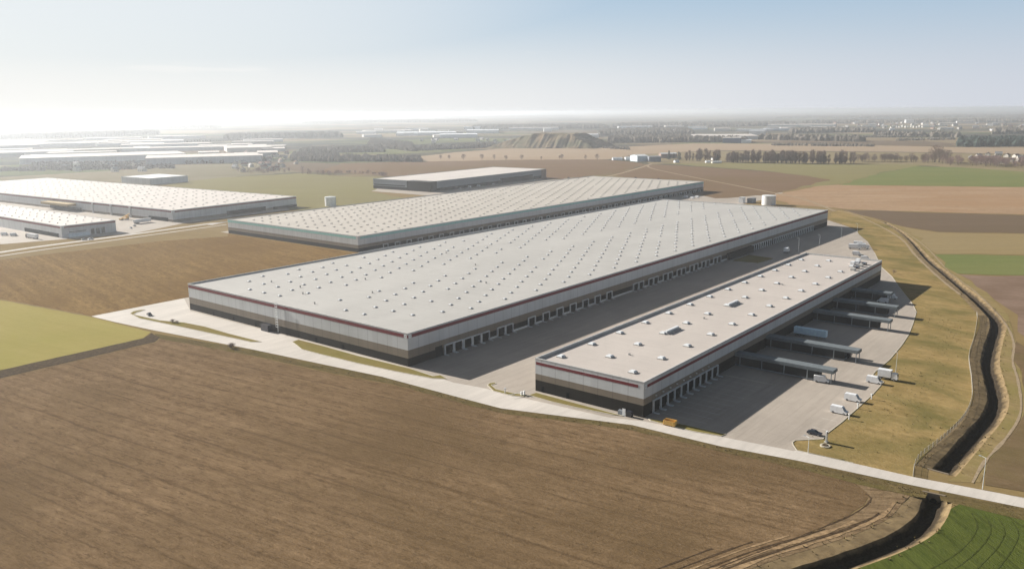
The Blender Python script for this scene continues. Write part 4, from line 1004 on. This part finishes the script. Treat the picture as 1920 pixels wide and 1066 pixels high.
fb('bright pale blue farm hall with a white gable end', 1198, 302, .35, 24, 30, 11, BLUEW, FRAMEW, .08)
fb('long grey farm shed joined to the right of the pale blue hall', 1226, 303, .1, 24, 16, 10, GREYD, TILEG, .1)
fb('low white farm barn left of the pale blue hall', 1157, 300, .2, 20, 9, 4, PAINTW, FRAMEW, .2)
fb('low white farm shed between barn and pale blue hall', 1177, 300, .2, 12, 9, 5, PAINTW, FRAMEW, .2)
fb('pale roofed farm store behind the conifers', 1252, 296, .2, 36, 14, 9, BRICK, FRAMEW, .15)
fb('small white house in front of the farm conifers', 1268, 305, .4, 9, 7, 3.5, PAINTW, FRAMEW, .3)
fb('small white cottage before the sparse trees', 1339, 300, .3, 10, 8, 4, PAINTW, TILEG, .3)
fb('low white outbuilding beside the small white cottage', 1327, 305, .2, 9, 6, 3, PAINTW, FRAMEW, .2)
fb('long low pale roof right of the white cottage', 1343, 306, .1, 18, 7, 3, RENDERW, FRAMEW, .2)
vl = [(1821, 299, 9), (1852, 292, 8), (1872, 292, 10), (1888, 295, 9), (1896, 303, 8), (1862, 303, 9), (1915, 302, 12), (1905, 296, 9), (1840, 305, 8), (1880, 307, 9), (1835, 296, 9), (1930, 298, 10), (1950, 303, 10), (1970, 300, 10), (1990, 305, 10)]
for i, (x, y, s) in enumerate(vl):
    house('pale rendered house with tiled roof among the reddish village trees' if i % 2 else 'white house with grey roof among the reddish village trees', gp(x, y), random.uniform(0, 3), s * 1.3, s, s * .5, RENDERW, TILE if i % 2 else TILEG, 'houses in the village on the right')
# far sheds: x, y of the near base, width px, depth m, height m, wall, roof, label
FS = [(60, 276, 190, 120, 10, WHITE, 'long hazy white shed at the far left, uppermost of its row'), (40, 294, 150, 150, 11, WHITE, 'hazy shed at the left edge above the left warehouse'), (200, 303, 250, 160, 12, WHITE, 'broad hazy grey shed above the left warehouse'),
      (330, 283, 170, 90, 9, WHITE, 'hazy long roof left of the settlement, upper'), (385, 306, 190, 130, 13, WHITE, 'hazy big shed nearest the settlement, lower'), (300, 276, 120, 80, 9, WHITE, 'thin hazy roof line over the left sheds'),
      (730, 249, 90, 150, 11, WHITE, 'thin white far shed left of the white estate'), (800, 254, 110, 200, 12, PAINTW, 'bright white far shed, left part of the white estate'), (860, 258, 70, 150, 12, PAINTW, 'bright white far shed, lower part of the white estate'), (905, 250, 60, 200, 14, PAINTW, 'tall white far shed, right part of the white estate'), (885, 243, 30, 90, 16, PAINTW, 'small tall white far block above the white estate'),
      (1027, 247, 14, 60, 16, PAINTW, 'small white block above the spoil heap'), (1000, 243, 90, 120, 10, WHITE, 'thin pale roof line above the spoil heap'), (1100, 258, 45, 90, 11, PAINTW, 'cluster of pale sheds just right of the spoil heap'), (1192, 242, 62, 100, 14, PAINTW, 'bright white narrow shed right of the spoil heap'),
      (1330, 262, 170, 220, 12, WHITE, 'broad pale far shed behind the dark wood'), (1372, 268, 32, 110, 15, BLUE, 'dark blue far shed at the end of the pale shed'), (1395, 268, 24, 60, 8, PAINTW, 'small white shed beside the dark blue shed'), (1418, 254, 26, 80, 18, PAINTW, 'white domed far hall right of the blue shed'),
      (1500, 238, 110, 180, 12, WHITE, 'pale far shed row, left of the right horizon'), (1555, 243, 60, 120, 12, BLUEW, 'bluish far shed below the pale shed row'), (1706, 231, 12, 120, 22, PAINTW, 'single bright white block near the right horizon')]
for i in range(50):
    x, y = random.uniform(-60, 520), random.uniform(256, 300)
    FS.append((x, y, random.uniform(25, 110), random.uniform(50, 130), random.uniform(6, 11), random.choice((WHITE, RENDERW, TAUPE, GREYD)), 'hazy pale shed in the dense industrial spread at the far left'))
for i in range(14):
    x, y = random.uniform(680, 960), random.uniform(240, 258)
    FS.append((x, y, random.uniform(12, 45), random.uniform(50, 120), random.uniform(7, 13), random.choice((PAINTW, RENDERW, WHITE)), 'hazy pale shed among the white estate left of the spoil heap'))
for i in range(14):
    x, y = random.uniform(1120, 1560), random.uniform(236, 252)
    FS.append((x, y, random.uniform(10, 50), random.uniform(50, 120), random.uniform(7, 13), random.choice((PAINTW, RENDERW, BLUEW)), 'small hazy shed beyond the dark wood right of the spoil heap'))
for i in range(26):
    x, y = random.uniform(1440, 1930), random.uniform(226, 246)
    FS.append((x, y, random.uniform(6, 26), random.uniform(30, 90), random.uniform(6, 12), random.choice((PAINTW, RENDERW, BLUEW, WHITE)), 'tiny hazy shed of the far town near the right horizon'))
for x, y, w, d, h, m, lb in FS:
    p = gp(x, y); dist = p.length; W = w * dist / FPX; t = thing('far_shed', lb, 'industrial shed', p, math.atan2(p.y, p.x) - math.pi / 2 + random.uniform(-.12, .12), 'far industrial sheds')
    MB().box(-W / 2, W / 2, 0, d, 0, h).build('wall', m, t); MB().box(-W / 2 - .5, W / 2 + .5, -.5, d + .5, h + .003, h + .6).build('roof', PAINTW if m is PAINTW else ROOFW, t)
for i in range(58):
    x = random.uniform(1560, 1930); y = random.gauss(236, 3); p = gp(x, y)
    house('tiny pale house of the hazy town below the right horizon', p, random.uniform(0, 3), random.uniform(12, 30), 11, random.uniform(5, 10), RENDERW if i % 3 else BRICK, TILE if i % 3 == 0 else TILEG, 'hazy town houses', 'house', 'town_house', .3)
for i in range(11):
    p = gp(1676 + i * 5.5 + random.uniform(-1, 1), 239 + random.uniform(-.6, .6)); house('bright white terraced block in the row below the right horizon', p, .2, 11, 10, random.uniform(6, 10), RENDERW, TILEG, 'white terraced blocks', 'block', 'white_block', .15)
for i in range(36):
    x = random.uniform(440, 560); y = random.uniform(285, 322); p = gp(x, y)
    house('pale house in the hazy settlement beyond the green field', p, random.uniform(0, 3), random.uniform(8, 14), 8, 4, RENDERW, TILE if i % 2 else TILEG, 'hazy settlement houses')
for i in range(22):
    x = random.choice((random.uniform(100, 290), random.uniform(740, 960))); y = random.uniform(262, 268) if x > 400 else random.uniform(306, 322); p = gp(x, y)
    house('pale house scattered in the haze on the far plain', p, random.uniform(0, 3), random.uniform(9, 16), 9, 5, RENDERW, TILEG, 'scattered far houses')

# ------------------------------------------------------------------ haze, light, sky
hz = MB(); hz.box(-44900, 44900, -44900, 44900, -4.2, H + 3); ho = hz.build('haze', bpy.data.materials.new('haze_air')); ho['kind'] = 'stuff'
hm_ = ho.data.materials[0]; hm_.use_nodes = True; nt = hm_.node_tree; nt.nodes.clear()
pv = nt.nodes.new('ShaderNodeVolumePrincipled'); out = nt.nodes.new('ShaderNodeOutputMaterial'); nt.links.new(pv.outputs[0], out.inputs['Volume'])
pv.inputs['Color'].default_value = (.89, .935, 1, 1); pv.inputs['Density'].default_value = 1.15e-4; pv.inputs['Anisotropy'].default_value = .55

EL, AZ = R(24.3), R(145.5)
sun = bpy.data.lights.new('sun', 'SUN'); sun.energy = 5.0; sun.angle = R(.5); sun.color = (1, .95, .87)
so = bpy.data.objects.new('sun', sun); C.objects.link(so)
sv = Vector((math.cos(EL) * math.cos(AZ), math.cos(EL) * math.sin(AZ), math.sin(EL)))
so.rotation_euler = sv.to_track_quat('Z', 'Y').to_euler(); so.location = (0, 0, 300)
w = bpy.data.worlds.new('World'); SC.world = w; w.use_nodes = True; nt = w.node_tree; bg = nt.nodes['Background']
st = nt.nodes.new('ShaderNodeTexSky'); st.sky_type = 'NISHITA'; st.sun_disc = False; st.sun_elevation = EL; st.sun_rotation = math.pi / 2 - AZ
st.altitude = 100; st.air_density = 1.0; st.dust_density = 1.2; st.ozone_density = 1.2
tc = nt.nodes.new('ShaderNodeTexCoord')
def wn(typ, **kw):
    n = nt.nodes.new('ShaderNode' + typ)
    for k, v in kw.items(): setattr(n, k, v)
    return n
def wr(v, a, b, c, d, sm='SMOOTHSTEP'):
    n = wn('MapRange'); n.interpolation_type = sm; nt.links.new(v, n.inputs[0])
    for i, x in enumerate((a, b, c, d)): n.inputs[i + 1].default_value = x
    return n.outputs[0]
def wm(f, a, b):
    n = wn('Mix', data_type='RGBA'); 
    for i, x in ((0, f), (6, a), (7, b)):
        if isinstance(x, float): n.inputs[i].default_value = x
        elif isinstance(x, tuple): n.inputs[i].default_value = (*x, 1)
        else: nt.links.new(x, n.inputs[i])
    return n.outputs[2]
def wx(op, a, b):
    n = wn('Math', operation=op)
    for i, x in enumerate((a, b)):
        if isinstance(x, (int, float)): n.inputs[i].default_value = x
        else: nt.links.new(x, n.inputs[i])
    return n.outputs[0]
SKY = .05
dirv = tc.outputs['Generated']
sp = wn('SeparateXYZ'); nt.links.new(dirv, sp.inputs[0])
dt = wn('VectorMath', operation='DOT_PRODUCT'); nt.links.new(dirv, dt.inputs[0]); dt.inputs[1].default_value = (math.cos(AZ), math.sin(AZ), 0)
glow = wr(dt.outputs['Value'], -.1, .95, 0, 1)
k = 1 / SKY
air = wm(glow, (.32 * k, .335 * k, .37 * k), (.485 * k, .483 * k, .468 * k))       # thin bright haze low in the sky, brighter towards the sun
f = wx('MULTIPLY', wr(sp.outputs[2], 0, .14, .95, .12, 'SMOOTHSTEP'), wr(sp.outputs[2], .25, .5, 1, 0))
mp = wn('Mapping'); nt.links.new(dirv, mp.inputs[0])
mp.inputs['Rotation'].default_value = (.05, .12, -.5); mp.inputs['Scale'].default_value = (1.3, 3.2, 14)
nz = wn('TexNoise'); nt.links.new(mp.outputs[0], nz.inputs['Vector']); nz.inputs['Scale'].default_value = 1.4; nz.inputs['Detail'].default_value = 8; nz.inputs['Roughness'].default_value = .6; nz.inputs['Distortion'].default_value = .5
cl = wx('MULTIPLY', wr(nz.outputs['Fac'], .42, .7, 0, .85), wr(glow, 0, .7, .2, 1))
f = wx('MAXIMUM', f, cl)
f = wx('MAXIMUM', f, wx('MULTIPLY', wr(glow, .35, 1, 0, .62), wr(sp.outputs[2], .15, .45, 1, 0)))
base = wm(.75, st.outputs[0], (.205 * k, .29 * k, .385 * k))
base = wm(wr(sp.outputs[2], .14, .3, 0, .95), base, (.012 * k, .022 * k, .04 * k))
nt.links.new(wm(f, base, air), bg.inputs[0]); bg.inputs[1].default_value = SKY

SC.render.engine = 'CYCLES'
cy = SC.cycles; cy.use_denoising = True; cy.max_bounces = 6; cy.volume_bounces = 1; cy.transparent_max_bounces = 12
try: cy.denoiser = 'OPENIMAGEDENOISE'
except Exception: pass
cy.volume_step_rate = 1
vs = SC.view_settings; vs.view_transform = 'Standard'; vs.look = 'None'; vs.gamma = 1; vs.exposure = 1.0; vs.use_curve_mapping = False
SC.display_settings.display_device = 'sRGB'
